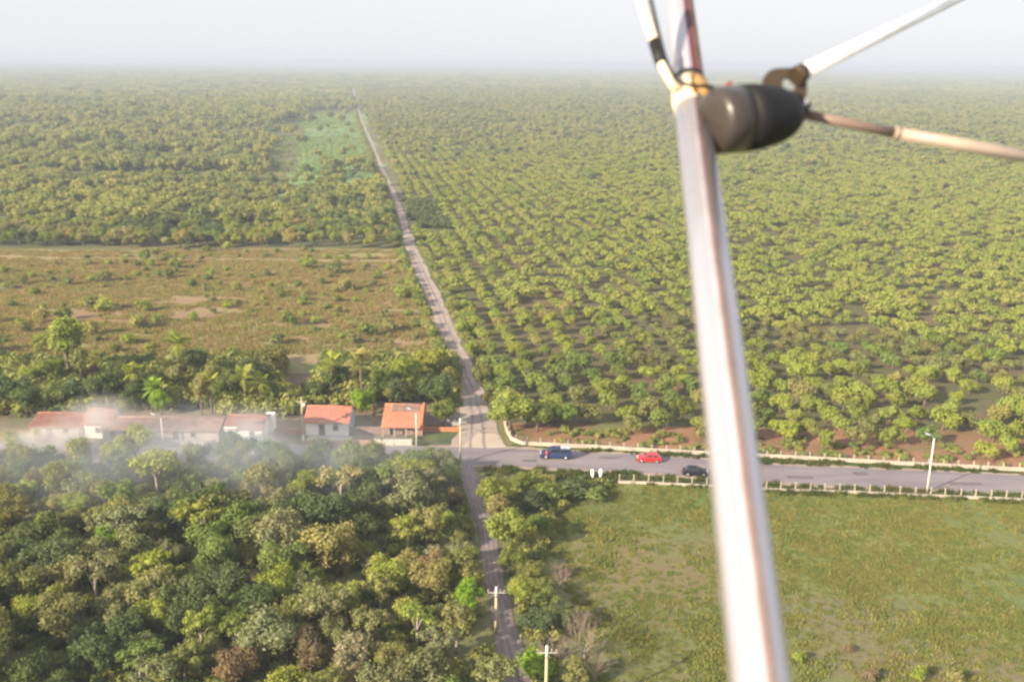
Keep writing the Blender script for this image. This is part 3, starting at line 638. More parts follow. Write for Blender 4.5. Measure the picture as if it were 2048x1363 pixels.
# ------------------------------------------------------------------ village trees
VT = [(1020, 808, 'yellow-green', WOOD, 8.4, 1.2, 'big golden-green tree on the corner beside the end of the curved wall'),
      (1075, 825, 'mid green', WOOD, 5.6, 1.1, 'green tree right of the big corner tree'), (1130, 820, 'mid green', WOOD, 5.2, 1.1, 'green tree second right of the big corner tree'),
      (730, 795, 'bright green', WOOD, 5.6, .95, 'bright green round tree between the white and the orange-roofed house'),
      (747, 822, 'rusty brown', TALL, 5.0, .65, 'slim rusty cone-shaped tree between the white and the orange-roofed house'),
      (872, 775, 'dark green', WOOD, 7.2, 1.1, 'dark green tree beside the track behind the grey yard wall'), (885, 815, 'mid green', WOOD, 5.8, .9, 'green tree in the yard right of the orange-roofed house'),
      (815, 735, 'yellow-green', WOOD, 8.0, 1.1, 'yellow-green spreading tree beyond the orange-roofed house'), (865, 715, 'yellow-green', WOOD, 7.5, 1.1, 'yellow-green tree near the track at the far field edge'), (790, 775, 'dark green', WOOD, 6.0, 1.0, 'dark tree behind the orange-roofed house'),
      (900, 745, 'olive', WOOD, 5.0, .9, 'olive tree hugging the left edge of the track'),
      (668, 740, 'dark green', WOOD, 7.5, 1.0, 'dark tree left of the tall palm behind the white house'), (640, 775, 'dark green', WOOD, 5.5, .9, 'dark low tree behind the white house'), (760, 750, 'mid green', WOOD, 6.5, .9, 'green tree right of the tall palm'),
      (130, 670, 'yellow-green', TALL, 15.5, 1.1, 'tall feathery yellow-green tree at the left rising above the field'), (160, 720, 'olive', TALL, 9.0, .9, 'olive tree at the foot of the tall feathery one'), (100, 735, 'mid green', WOOD, 7.0, 1.0, 'green tree left of the tall feathery one'),
      (400, 775, 'golden-leaved', TALL, 8.5, .85, 'golden upright tree behind the long low house'), (425, 745, 'olive', WOOD, 7.5, .9, 'olive tree right behind the golden upright one'),
      (375, 715, 'dark green', WOOD, 9.0, 1.0, 'dark crown beside the left palm'), (315, 760, 'mid green', WOOD, 6.5, .9, 'green tree left of the golden upright one'), (460, 760, 'dark green', WOOD, 7.0, 1.0, 'dark tree behind the white gabled house'),
      (505, 735, 'dark green', WOOD, 8.5, 1.0, 'dark tree right of the white gabled house, farther back'), (540, 710, 'olive', WOOD, 8.0, 1.1, 'olive tree at the edge of the field above the white gabled house'), (545, 775, 'mid green', WOOD, 5.8, .9, 'green tree left of the utility pole'),
      (20, 775, 'dark green', WOOD, 7.5, 1.2, 'dark tree at the far left of the village'), (60, 790, 'dark green', WOOD, 6.5, 1.1, 'second dark tree from the left of the village'), (105, 785, 'mid green', WOOD, 6.5, 1.0, 'green tree behind the red-brown roof'), (150, 775, 'dark green', WOOD, 6.8, 1.1, 'dark tree behind the right end of the red-brown roof'),
      (200, 765, 'dark green', WOOD, 7.5, 1.1, 'dark tree behind the smoke'), (240, 745, 'dark green', WOOD, 7.5, 1.1, 'dark tree above the smoke, nearer the field'), (270, 780, 'dark green', WOOD, 6.5, 1.0, 'dark tree right of the smoke'), (185, 740, 'rusty brown', WOOD, 5.0, .6, 'small rust-red tree among the dark ones above the smoke'),
      (320, 795, 'bright green', WOOD, 5.2, .9, 'bright green tree just behind the long low house'), (60, 750, 'yellow-green', WOOD, 5.5, .9, 'yellow-green tree at the left edge of the field'),
      (25, 880, 'yellow-green', WOOD, 4.6, .9, 'yellow-green tree at the left edge beside the road'), (75, 870, 'yellow-green', TALL, 5.5, .6, 'slim yellow-green tree before the red-brown roof'), (585, 790, 'olive', WOOD, 4.5, .9, 'olive low tree left of the utility pole, behind the wall'),
      (960, 745, 'olive', WOOD, 4.4, .9, 'olive bush tree on the right edge of the track'), (975, 790, 'olive', WOOD, 3.4, .9, 'low olive tree between the track and the orchard'), (945, 690, 'yellow-green', WOOD, 4.6, .9, 'sunlit tree on the right edge of the track'), (925, 650, 'yellow-green', WOOD, 4.6, .9, 'second sunlit tree on the right edge of the track'),
      (905, 610, 'golden-leaved', WOOD, 4.6, .9, 'golden tree on the right edge of the track above the bend')]
for (px, py, col, vs, h, wd, lab) in VT:
    x, y = pin(px, py, h * .62); tree('village_tree', random.choice(vs), x, y, h, col, lab, 'tree', 'trees around the village', wide=wd)
# hedge fill behind the houses
hp = []
for _ in range(1500):
    px, py = random.uniform(-60, 905), random.uniform(725, 832)
    if 560 < px < 640 and py < 790: continue
    if py > 800 and 745 < px: continue
    if py > 818 and (600 < px or 180 < px < 450): continue
    x, y = P2(px, py); hp.append((x, y, 0))
hp = np.array(hp); scatter('garden_shrubbery', hp, rng.uniform(.8, 2.3, len(hp)), rng.integers(0, 4, len(hp)), BSM, 'tangled garden shrubbery filling the yards behind the houses', 'shrubbery')

# hedge of dark bushes along the left side of the far track
hg = []
for _ in range(700):
    yy = random.uniform(380, 1500); hg.append((trkx(yy) - random.uniform(3.2, 5.5), yy, 0))
for _ in range(260):
    yy = random.uniform(175, 380); sd = random.choice((-1, 1)); hg.append((trkx(yy) + sd * random.uniform(3.2, 5.2), yy, 0))
hg = np.array(hg); scatter('trackside_bushes', hg, rng.uniform(.6, 1.5, len(hg)), rng.integers(0, 4, len(hg)), BSM, 'ragged low bushes lining both sides of the dirt track', 'bushes')
# dark low scrub plot right of the track
dpp = []
for _ in range(2500):
    x = random.uniform(-60, 80); y = random.uniform(380, 540)
    if inpoly(x, y, dp): dpp.append((x, y, 0))
SCR = leaf_mat('dark_scrub', [(0.0, (.085, .125, .055)), (1, (.15, .18, .075))], .05)
dpp = np.array(dpp); scatter('dark_scrub', dpp, rng.uniform(.8, 1.9, len(dpp)), rng.integers(0, 3, len(dpp)), [crown(f'dark_scrub_{i}', 440 + i, 1.4, .8, 5, 200, .3, .7, [SCR], flat=.75, lobe_r=.5) for i in range(3)], 'patch of dark low scrub on the right of the track among the orchard rows', 'scrub')
# palms
def frond_mesh(rs, L=3.3):
    rr = random.Random(rs); V = []; Fc = []
    n = 9; pts_ = []
    for i in range(n + 1):
        t = i / n; pts_.append(Vector((L * t * (1 - .12 * t), 0, .75 * L * (.55 * t - .95 * t * t))))
    for i in range(n):
        a, b = pts_[i], pts_[i + 1]; wd = .05
        k = len(V); V += [a + Vector((0, -.03, 0)), a + Vector((0, .03, 0)), b + Vector((0, .02, 0)), b + Vector((0, -.02, 0))]; Fc.append((k, k + 1, k + 2, k + 3))
        if i == 0: continue
        for s in (-1, 1):
            for q in (0, .33, .66):
                c = a.lerp(b, q); ll = 1.0 * math.sin(math.pi * min(1, (i + q) / n * .9 + .12)) * rr.uniform(.85, 1.1)
                tip = c + Vector((.35 * ll, s * ll, -.35 * ll)); k = len(V)
                V += [c, c + Vector((.12, 0, 0)), tip + Vector((.05, 0, 0)), tip]; Fc.append((k, k + 1, k + 2, k + 3))
    return mesh_np('frond', [tuple(v) for v in V], Fc, [PALMLEAF])
FR = [frond_mesh(i) for i in range(4)]
def palm(px, py, h, label, col='mid green', n=15, sc_=1.0):
    x, y = pin(px, py, h)
    t = thing('palm_tree', label, 'palm tree', (x, y, 0), random.uniform(0, 6), 'palm trees of the village')
    lx, ly = random.uniform(-.5, .5), random.uniform(-.5, .5)
    obj('trunk', tubebm([(0, 0, -.1), (lx * .3, ly * .3, h * .4), (lx, ly, h)], [.2, .14, .11], 8), BARK, t)
    for k in range(n):
        f = obj('frond', FR[k % 4], None, t); f.location = (lx, ly, h); a = k * 2.399
        f.rotation_euler = (random.uniform(-.2, .2), -R(random.uniform(-30, 62) if k > 3 else 65), a); s = sc_ * random.uniform(.85, 1.1); f.scale = (s, s, s); f.color = tint(col)
PALMS = [(722, 722, 9.0, 'tallest coconut palm behind the white house', 'golden-leaved', 1.15), (350, 690, 9.5, 'left coconut palm against the dry field', 'yellow-green', 1.1), (660, 730, 6.5, 'palm left of the tallest palm', 'yellow-green', 1.0), (330, 735, 6.0, 'low palm below the left palm', 'olive', 1.0),
         (490, 755, 6.5, 'palm between the golden tree and the pole', 'yellow-green', .95), (270, 745, 6.0, 'palm above the smoke', 'yellow-green', .9), (300, 780, 4.2, 'short wide palm behind the long low house', 'bright green', 1.0), (520, 770, 5.0, 'short palm behind the white gabled house', 'yellow-green', .9), (420, 770, 5.5, 'palm beside the golden upright tree', 'yellow-green', .95)]
for q in PALMS: palm(q[0], q[1], q[2], q[3], q[4], sc_=q[5] * 1.02)

# ------------------------------------------------------------------ grass
def tuft_mesh(i, mat, n=46, r_=.7, h=.35):
    q = np.random.default_rng(i); a = q.uniform(0, 6.28, n); d = np.sqrt(q.uniform(0, 1, n)) * r_; b = np.c_[np.cos(a) * d, np.sin(a) * d, np.zeros(n)]
    t = q.uniform(0, 6.28, n); wv = np.c_[np.cos(t), np.sin(t), np.zeros(n)] * .07; hh = q.uniform(.5, 1, n)[:, None] * h
    ln_ = np.c_[q.normal(0, .18, n), q.normal(0, .18, n), np.ones(n)] * hh
    V = np.stack([b - wv, b + wv, b + ln_], 1).reshape(-1, 3); return mesh_np(f'tuft_{i}', V, np.arange(n * 3).reshape(-1, 3), [mat])
GRS = leaf_mat('grass_blades', [(0.0, (.12, .19, .055)), (.35, (.19, .235, .07)), (.6, (.27, .28, .09)), (.8, (.28, .24, .11)), (1, (.27, .20, .11))], .035)
TF = [tuft_mesh(i, GRS) for i in range(4)]
GP = [(*P2(a, b), c, d) for a, b, c, d in ((1300, 1150, 15, 10), (1250, 1290, 11, 8), (1650, 1230, 13, 4.5), (1880, 1330, 15, 5), (1380, 1300, 8, 8))]
gp = []; ppoly = W([(1100, 975), (1240, 968), (1500, 979), (2060, 1004)]) + [(100, 95), (100, 78), (8, 78)] + W([(1165, 1350), (1120, 1150), (1060, 1000)])
for _ in range(34000):
    x = random.uniform(0, 100); y = random.uniform(78, 152)
    if not inpoly(x, y, ppoly): continue
    if nz(x, y, 12, 2.9) + .6 * nz(x, y, 3, 1.9) + random.gauss(0, .4) < -.2: continue
    if any(((x - a) / c) ** 2 + ((y - b) / d) ** 2 + nz(x, y, 6, 5) * 1.6 < 1 for a, b, c, d in GP) and random.random() < .42: continue
    gp.append((x, y, .03))
gp = np.array(gp); scatter('grass', gp, rng.uniform(.4, 1.0, len(gp)) * np.array([1.05 + .9 * nz(a, b, 5, 3) for a, b, _ in gp]), rng.integers(0, 4, len(gp)), TF, 'patchy green and brown pasture grass right of the lane', 'grass')
# verges of the main road
vp = []
for (x, y, nx, ny, wd) in roadline:
    for s in (-1, 1):
        if s == 1 and ny < 0: s_ = -1
        for k in range(10):
            d = random.uniform(mw + .5, mw + 4.2); sx = s * (1 if ny > 0 else -1)
            qx, qy = x + nx * d * sx + random.uniform(-1, 1), y + ny * d * sx
            north = s == 1
            if abs(qx - lnx(qy)) < 2.6 and not north: continue
            if north and (qx < 12 and qx > trkx(qy) - 9): continue
            if north and qx < -16: continue
            if north and qx > 0 and qy > nfy(qx) - .6: continue
            vp.append((qx, qy, .03))
VG = leaf_mat('verge_grass', [(0.0, (.06, .09, .028)), (.5, (.10, .13, .035)), (1, (.17, .15, .055))], .2)
VT_ = [tuft_mesh(30 + i, VG, 60, .7, .6) for i in range(3)]
vp = np.array(vp); scatter('verge_grass', vp, rng.uniform(.6, 1.4, len(vp)), rng.integers(0, 3, len(vp)), VT_, 'rough grass on the verges of the main road', 'grass')
VGM = ground_mat('verge_turf', [(.35, (.06, .085, .03)), (.55, (.10, .12, .04)), (.75, (.15, .125, .06))], .2, 2)
nv = [(x + 0, y) for x, y in W([(1030, 888), (1100, 889), (1200, 894), (1300, 900), (1450, 908), (1600, 915), (1800, 926), (2048, 939), (2500, 962)])]
sheet('verge_north', nv + [(x, y + mw + .2) for x, y, _ in RD[::-1][:7]] + [], .04, VGM, jitter=.15, seg=3)
sheet('verge_south', W([(950, 940), (1010, 945)]) + [(x, y - mw - .2) for x, y, _ in RD[6:]] + W([(2500, 1025), (2048, 1000), (1500, 978), (1240, 968), (1010, 962)]), .045, VGM, jitter=.15, seg=3)
sheet('verge_village', W([(845, 862), (918, 862), (912, 889), (830, 889)]), .045, VGM, jitter=.2, seg=2)
# weeds in the dry field
wpn = []; pathy = P2(700, 521)[1]
for _ in range(20000):
    x = random.uniform(-190, -8); y = random.uniform(205, 372)
    if inpoly(x, y, fpoly) and x < trkx(y) - 3 and abs(y - pathy) > 1.8 and nz(x * .3, y, 7, 3.2) > -.38: wpn.append((x, y, .03))
wpn = np.array(wpn); DG = leaf_mat('dry_weeds', [(0.0, (.18, .23, .08)), (.35, (.27, .27, .11)), (.6, (.29, .225, .115)), (1, (.36, .28, .16))], .02)
scatter('dry_weeds', wpn, rng.uniform(.8, 1.9, len(wpn)), rng.integers(0, 3, len(wpn)), [tuft_mesh(50 + i, DG, 40, .8, .5) for i in range(3)], 'dry weeds and low growth over the brown field', 'weeds')
#@@PART2
# ------------------------------------------------------------------ fences along the road
CONC = plain('pale_concrete', (.50, .44, .36), .9, var=.18, vs=1.2, bump=.3)
CONC_G = plain('grey_concrete', (.40, .37, .34), .9, var=.2, vs=1.2, bump=.3)
def polyfence(name, label, line, wall_h, wall_t, post_h, step, mat, pmat):
    t = thing(name, label, 'fence', (line[0][0], line[0][1], 0)); ox, oy = line[0]
    P = [Vector((a - ox, b - oy, 0)) for a, b in line]
    # resample
    S = []; 
    for a, b in zip(P, P[1:]):
        L = (b - a).length; n = max(1, int(L / 1.2)); S += [a.lerp(b, k / n) for k in range(n)]
    S.append(P[-1]); bm = bmesh.new(); rings = []
    for i, p in enumerate(S):
        d = (S[min(i + 1, len(S) - 1)] - S[max(i - 1, 0)]).normalized(); nn = Vector((-d.y, d.x, 0)) * wall_t / 2
        hh = wall_h * (1 + .05 * nz(p.x, p.y, 3, 1))
        rings.append([bm.verts.new(q) for q in (p - nn + Vector((0, 0, -.1)), p - nn + Vector((0, 0, hh)), p + nn + Vector((0, 0, hh)), p + nn + Vector((0, 0, -.1)))])
    for a, b in zip(rings, rings[1:]):
        for k in range(3): bm.faces.new((a[k], a[k + 1], b[k + 1], b[k]))
    bm.faces.new(rings[0]); bm.faces.new(rings[-1][::-1])
    bmesh.ops.recalc_face_normals(bm, faces=bm.faces[:])
    obj('low_wall', bm, mat, t)
    pb = bmesh.new(); box(pb, -.06, .06, -.06, .06, wall_h * .2, post_h - .12); 
    M_ = Matrix.Translation((0, .035, post_h - .12)) @ Matrix.Rotation(-.5, 4, 'X'); box(pb, -.058, .058, -.058, .058, -.01, .2, M_)
    pm = bpy.data.meshes.new('post'); pb.to_mesh(pm); pb.free(); pm.materials.append(pmat)
    acc = 0; nxt = .2; posts = []
    for a, b in zip(S, S[1:]):
        L = (b - a).length
        while acc + L >= nxt:
            p = a.lerp(b, (nxt - acc) / L); o = obj('post', pm, None, t); d = (b - a); o.rotation_euler = (random.gauss(0, .03), random.gauss(0, .04), math.atan2(d.y, d.x)); posts.append(p)
            o.location = (p.x, p.y, 0); nxt += step
        acc += L
    for k, z in enumerate((wall_h + .12, wall_h + .38, post_h - .1)):
        obj('wire', tubebm([(p.x, p.y, min(z, post_h - .06)) for p in posts], .008, 3), CONC_G, t)
    return t
WALLM = plain('fence_wall', (.46, .40, .33), .92, var=.2, vs=.35, bump=.2)
polyfence('north_fence'.replace('north_', 'roadside_'), 'low cream wall with short posts beyond the road, curving up the track', NF, .62, .3, 1.25, 2.32, WALLM, CONC)
SF = W([(1236, 966), (1300, 968), (1420, 974), (1530, 981), (1700, 986), (1850, 993), (2048, 1001), (2500, 1019)])
polyfence('roadside_fence', 'low pale wall with tall posts along the edge of the pasture', SF, .42, .28, 1.45, 2.2, WALLM, CONC)

# ------------------------------------------------------------------ buildings
TILE = plain('red_roof_tile', (.48, .19, .13), .85, var=.22, vs=1.6, bump=.2)
TILE_O = plain('orange_roof_tile', (.50, .22, .125), .85, var=.2, vs=1.2, bump=.2)
TILE_P = plain('weathered_pink_tile', (.32, .205, .165), .9, var=.3, vs=.9, bump=.2)
TILE_B = plain('brown_roof_tile', (.30, .13, .09), .9, var=.3, vs=.9)
WHITE = plain('whitewash', (.80, .76, .72), .9, var=.06, vs=1.0, bump=.1)
PINKW = plain('pale_pink_plaster', (.40, .33, .30), .9, var=.15, vs=.8)
BROWNW = plain('brown_plaster', (.24, .16, .13), .9, var=.2, vs=1)
GREYW = plain('grey_render', (.36, .33, .33), .9, var=.15, vs=.7, bump=.2)
ORW = plain('orange_brick', (.45, .18, .09), .9, var=.25, vs=2.5, bump=.3)
DARKD = plain('dark_wood', (.05, .035, .03), .6, var=.2)
FRAMEM = plain('painted_frame', (.45, .40, .36), .6)
def roof_slope(bm, x0, x1, ya, za, yb, zb, pitch=.28, th=.07):
    """corrugated tile courses from eave (ya,za) to ridge (yb,zb)"""
    n = max(2, int((x1 - x0) / pitch)); st = 6
    for i in range(n):
        for j in range(st):
            a = x0 + (x1 - x0) * i / n; b = x0 + (x1 - x0) * (i + 1) / n
            t0 = j / st; t1 = (j + 1) / st + .01; jj = random.uniform(-.008, .012)
            pr = [(a, 0), (a + (b - a) * .25, th), (a + (b - a) * .65, th), (b, 0)]
            lo = [bm.verts.new((x, ya + (yb - ya) * t0, za + (zb - za) * t0 + h + .035 + jj)) for x, h in pr]
            hi = [bm.verts.new((x, ya + (yb - ya) * t1, za + (zb - za) * t1 + h + jj)) for x, h in pr]
            for k in range(3): bm.faces.new((lo[k], lo[k + 1], hi[k + 1], hi[k]))
    # underside slab
    M_ = [(x0, ya, za - .06), (x1, ya, za - .06), (x1, yb, zb - .06), (x0, yb, zb - .06)]
    lo = [bm.verts.new(v) for v in M_]; hi = [bm.verts.new((v[0], v[1], v[2] + .055)) for v in M_]
    bm.faces.new(lo[::-1]); bm.faces.new(hi)
    for k in range(4): bm.faces.new((lo[k], lo[(k + 1) % 4], hi[(k + 1) % 4], hi[k]))
def opening(parent, x, y, z, w_, h_, kind='window', mat=DARKD):
    f = obj(kind, boxbm(x - w_ / 2, x + w_ / 2, y - .06, y + .02, z, z + h_), mat, parent)
    fb = bmesh.new(); e = .07
    box(fb, x - w_ / 2 - e, x - w_ / 2 + .004, y - .085, y - .003, z, z + h_); box(fb, x + w_ / 2 - .004, x + w_ / 2 + e, y - .085, y - .003, z, z + h_); box(fb, x - w_ / 2 - e, x + w_ / 2 + e, y - .09, y - .004, z + h_, z + h_ + e)
    obj('frame', fb, FRAMEM, f)
    if kind == 'window': obj('sill', boxbm(x - w_ / 2 - .1, x + w_ / 2 + .1, y - .14, y - .002, z - .08, z - .002), FRAMEM, f)
    return f
def house(label, px, py, wid, dep, wall_h, ridge_h, wallm, roofm, doors=(), windows=(), rz=0, oh=.45, parapet=None, name='house', ridge_f=.5):
    x, y = P2(px, py); t = thing(name, label, 'house', (x, y, 0), rz)
    hw = wid / 2; bm = bmesh.new()
    # walls: gabled prism, front at local y = 0
    f = [bm.verts.new(v) for v in ((-hw, 0, -.1), (hw, 0, -.1), (hw, dep, -.1), (-hw, dep, -.1), (-hw, 0, wall_h), (hw, 0, wall_h), (hw, dep, wall_h), (-hw, dep, wall_h), (-hw, dep * ridge_f, ridge_h - .1), (hw, dep * ridge_f, ridge_h - .1))]
    for q in ((0, 1, 5, 4), (2, 3, 7, 6), (1, 2, 6, 9, 5), (3, 0, 4, 8, 7)): bm.faces.new([f[i] for i in q])
    obj('wall', bm, wallm, t)
    sl_f = (ridge_h - wall_h) / (dep * ridge_f); sl_b = (ridge_h - wall_h) / (dep * (1 - ridge_f)); g = .06 if parapet else .3
    rb = bmesh.new(); roof_slope(rb, -hw - g, hw + g, -oh, wall_h - sl_f * oh + .08, dep * ridge_f, ridge_h + .08)
    roof_slope(rb, -hw - g, hw + g, dep + oh * .6, wall_h - sl_b * oh * .6 + .08, dep * ridge_f, ridge_h + .08)
    rf = obj('roof', rb, roofm, t)
    obj('ridge_cap', tubebm([(-hw - g, dep * ridge_f, ridge_h + .12), (hw + g, dep * ridge_f, ridge_h + .12)], .11, 6), roofm, rf)
    if parapet:
        pb = bmesh.new(); 
        for s in parapet[0]:
            x0 = s * (hw + .2) - .12; vs = []
            for xx in (x0, x0 + .24): vs.append([pb.verts.new(v) for v in ((xx, -.5, -.1), (xx, -.5, wall_h + .15), (xx, dep * ridge_f, ridge_h + .45), (xx, dep, wall_h + .5), (xx, dep, -.1))])
            pb.faces.new(vs[0]); pb.faces.new(vs[1][::-1])
            for k in range(5): pb.faces.new((vs[0][k], vs[0][(k + 1) % 5], vs[1][(k + 1) % 5], vs[1][k]))
        bmesh.ops.recalc_face_normals(pb, faces=pb.faces[:]); obj('gable_wall', pb, parapet[1], t)
    for (dx, w_, h_) in doors: opening(t, dx, 0, 0, w_, h_, 'door')
    for (dx, z, w_, h_) in windows: opening(t, dx, 0, z, w_, h_)
    return t
# white house
h = house('white house with red tiled roof and dark door, facing the road beside the pole', 655, 871, 7.3, 6.6, 2.6, 4.15, WHITE, TILE, doors=[(-.9, .95, 2.05)], windows=[(1.45, 1.05, .8, .9)])
obj('side_shade_panel', boxbm(3.66, 3.70, .1, 6.4, 0, 2.55), plain('blue_wall_shade', (.42, .50, .62), .9), h)  # bluish shade of the right side wall, put into the panel's colour
obj('vent', boxbm(-1.15, -.65, -.05, .0, 2.2, 2.4), DARKD, h); obj('vent', boxbm(1.2, 1.7, -.05, .0, 2.12, 2.36), DARKD, h)
obj('doorstep', boxbm(-1.6, -.2, -.7, -.09, -.05, .18), GREYW, h)
# orange house
h = house('house with faded orange tiled roof and raised right gable wall, near the track', 803, 869, 6.6, 8.4, 2.1, 3.7, BROWNW, TILE_O, doors=[(-1.6, .9, 1.8)], windows=[(1.4, .9, .9, .8)], oh=1.3, parapet=((1,), plain('orange_plaster', (.52, .22, .12), .9)), ridge_f=.61)
for dx in (-3.1, -1.1, .9, 3.0): obj('veranda_post', boxbm(dx - .08, dx + .08, -1.2, -1.04, -.05, 1.6), PINKW, h)
rb = bmesh.new(); k_ = 1.6 / 5.124
roof_slope(rb, -2.1, 2.9, 2.9, 2.1 + k_ * 2.9 + .16, 5.0, 2.1 + k_ * 5.0 + .16); obj('patched_tiles', rb, TILE_P, h)
# long low row house and neighbours (behind the smoke)
house('long low house with faded pink tiled roof behind the smoke', 322, 884, 19.5, 6.5, 2.2, 3.2, PINKW, TILE_P, doors=[(-6, .9, 2), (2.5, .9, 2)], windows=[(-3.5, 1, .8, .8), (5.5, 1, .8, .8), (-8, 1, .8, .8)])
house('low house with red-brown roof at the left end of the village', 112, 876, 8.0, 7.0, 2.1, 3.2, PINKW, TILE_B, doors=[(-1, .9, 2)], windows=[(1.8, 1, .8, .8)])
h = house('white house with gabled end wall standing between the long house and the pole', 488, 882, 6.2, 7.0, 2.3, 3.3, WHITE, TILE_B, doors=[(-2.0, 1.3, 1.9)], windows=[(1.4, 1, .8, .8)])
obj('annex', boxbm(2.3, 3.8, 4.6, 7.2, -.05, 2.7), WHITE, h); obj('porch_wall', boxbm(-3.1, -1.0, -.32, -.09, 1.95, 2.6), WHITE, h)
house('small white-walled house with brown roof half hidden in smoke', 198, 876, 4.5, 5.5, 2.7, 4.2, WHITE, TILE_B, windows=[(0, 1.1, .8, .8)])
# yard walls
def yardwall(label, px0, py0, px1, py1, h_, th, mat, name='yard_wall', steps=()):
    a = Vector((*P2(px0, py0), 0)); b = Vector((*P2(px1, py1), 0)); L = (b - a).length
    t = obj(name, boxbm(0, L, -th / 2, th / 2, -.1, h_), mat); t.location = a; t.rotation_euler = (0, 0, math.atan2((b - a).y, (b - a).x)); tag(t, label, 'wall')
    bm = bmesh.new(); box(bm, -.02, L + .02, -th / 2 - .04, th / 2 + .04, h_ + .002, h_ + .07); obj('coping', bm, mat, t)
    n = max(1, int(L / 3)); 
    for k in range(n + 1):
        pm_ = boxbm(L * k / n - .14, L * k / n + .14, -th / 2 - .06, th / 2 + .06, -.1, h_ + .12); obj('pier', pm_, mat, t)
    return t
yardwall('tall grey rendered wall between the orange-roofed house and the track', 846, 848, 917, 850, 1.9, .18, GREYW)
yardwall('low orange brick wall in front of the tall grey wall', 848, 862, 916, 863, .75, .2, ORW)
yardwall('low red-brown brick wall before the white house', 612, 889, 742, 889, .75, .2, plain('pinkish_brick', (.42, .24, .18), .9, var=.25, vs=2))
yardwall('low pale grey wall before the orange-roofed house', 750, 890, 822, 890, 1.0, .2, plain('pale_grey_render', (.50, .48, .44), .9))
yardwall('short red brick wall left of the utility pole', 572, 867, 605, 868, .9, .2, ORW)
yardwall('white wall stub at the left end of the road', 38, 905, 62, 912, 2.3, .3, WHITE)
yardwall('brown wall between the white and the orange-roofed houses', 702, 868, 762, 868, 1.3, .2, BROWNW)
yardwall('long low grey wall before the long low house', 245, 889, 430, 889, .7, .2, GREYW)
# terrace apron of the white house
tx, ty = P2(655, 876); t = obj('terrace', boxbm(-3.4, 4.2, -1.6, .8, -.05, .12), CONC_G); t.location = (tx, ty, 0); tag(t, 'pale concrete terrace in front of the white house', 'terrace')

# ------------------------------------------------------------------ poles, lamps and wires
WOODP = plain('weathered_pole_wood', (.46, .38, .24), .9, var=.2, vs=3); PALEP = plain('pale_pole', (.74, .68, .58), .7, var=.1); STEEL = plain('galvanised', (.6, .6, .6), .4, metal=.6)
YELP = plain('concrete_pole', (.58, .47, .28), .85, var=.1); INSUL = plain('insulator', (.35, .2, .14), .3)
def pole_mesh(h, r0_, r1_, n=10): return tubebm([(0, 0, -.3), (0, 0, h * .5), (0, 0, h)], [r0_, (r0_ + r1_) / 2, r1_], n)
def height_for(px, py, pxt, pyt):
    a = at(px, py); d = ray(pxt, pyt); t = (a.y) / d.y; return H + d.z * t
# utility pole with crossarm and transformer near the white house
x, y = P2(607, 886); hh = height_for(607, 886, 601, 793)
t = thing('utility_pole', 'wooden utility pole with crossarm beside the white house', 'utility pole', (x, y, 0)); UP1 = (x, y, hh)
obj('pole', pole_mesh(hh, .17, .12), WOODP, t); obj('base_paint', tubebm([(0, 0, 0), (0, 0, 1.5)], [.19, .185], 10), PALEP, t)
obj('crossarm', boxbm(-.9, .9, -.06, .06, hh - .9, hh - .78), WOODP, t)
for dx in (-.8, 0, .8): obj('insulator', tubebm([(dx, 0, hh - .78), (dx, 0, hh - .5)], [.07, .04], 6), INSUL, t)
obj('transformer', tubebm([(.42, -.1, hh - 1.9), (.42, -.1, hh - 1.1)], .26, 10), STEEL, t)
def lamp(label, px, py, pxt, pyt, armdir, mat=PALEP, r_=.11, head=True, name='street_lamp'):
    x, y = P2(px, py); hh = height_for(px, py, pxt, pyt)
    t = thing(name, label, 'street lamp' if head else 'utility pole', (x, y, 0)); b = hh - .8 if head else hh
    obj('pole', pole_mesh(b, r_ * 1.4, r_ * .9), mat, t)
    if head:
        a = armdir; obj('arm', tubebm([(0, 0, b - .1), (a * .25, -.1, b + .35), (a * .9, -.3, b + .75)], [.07, .06, .05], 7), STEEL, t)
        hb = bmesh.new(); M_ = Matrix.Translation((a * 1.1, -.36, b + .80)) @ Matrix.Rotation(a * -.35, 4, 'Y')
        vs = box(hb, -.38, .38, -.13, .13, -.06, .07, M_); hl = obj('lamp_head', hb, plain('lamp_housing', (.55, .6, .68), .4), t)
        gb = bmesh.new(); box(gb, -.25, .25, -.10, .10, -.10, -.062, M_); obj('lens', gb, plain('lamp_lens', (.7, .7, .65), .2), hl)
    return t, (x, y, hh)
lamp('white street lamp with its arm to the left, beside the pasture wall', 1854, 984, 1862, 866, -1)
lamp('white street lamp in front of the orange-roofed house', 833, 893, 832, 815, -1, PALEP, .09)
lamp('street lamp with bluish head rising out of the smoke before the long low house', 327, 893, 322, 826, -1, PALEP, .09)
lamp('slim pale pole in the woodland far left beyond the dry field', 100, 402, 98, 370, 1, PALEP, .16, False, 'pole')
def concrete_pole(label, px, py, pxt, pyt, h_=None):
    if py is None:
        p = at(pxt, pyt, h_); x, y, hh = p.x, p.y, h_
    else: x, y = P2(px, py); hh = height_for(px, py, pxt, pyt)
    t = thing('power_pole', label, 'utility pole', (x, y, 0), 0, 'concrete poles of the power line')
    obj('pole', pole_mesh(hh, .19, .12), YELP, t); obj('pole_cap', tubebm([(0, 0, hh - 1.3), (0, 0, hh + .02)], [.145, .128], 10), PALEP, t)
    obj('crossarm', boxbm(-.95, 1.0, -.05, .05, hh - .75, hh - .65), CONC_G, t)
    for dx in (-.9, .45, .9):
        i_ = obj('insulator', tubebm([(dx, 0, hh - .65), (dx, 0, hh - .3)], [.04, .03], 6), CONC, t); obj('shed', tubebm([(dx, 0, hh - .42), (dx, 0, hh - .34)], .08, 6), CONC, i_)
    return (x, y, hh)
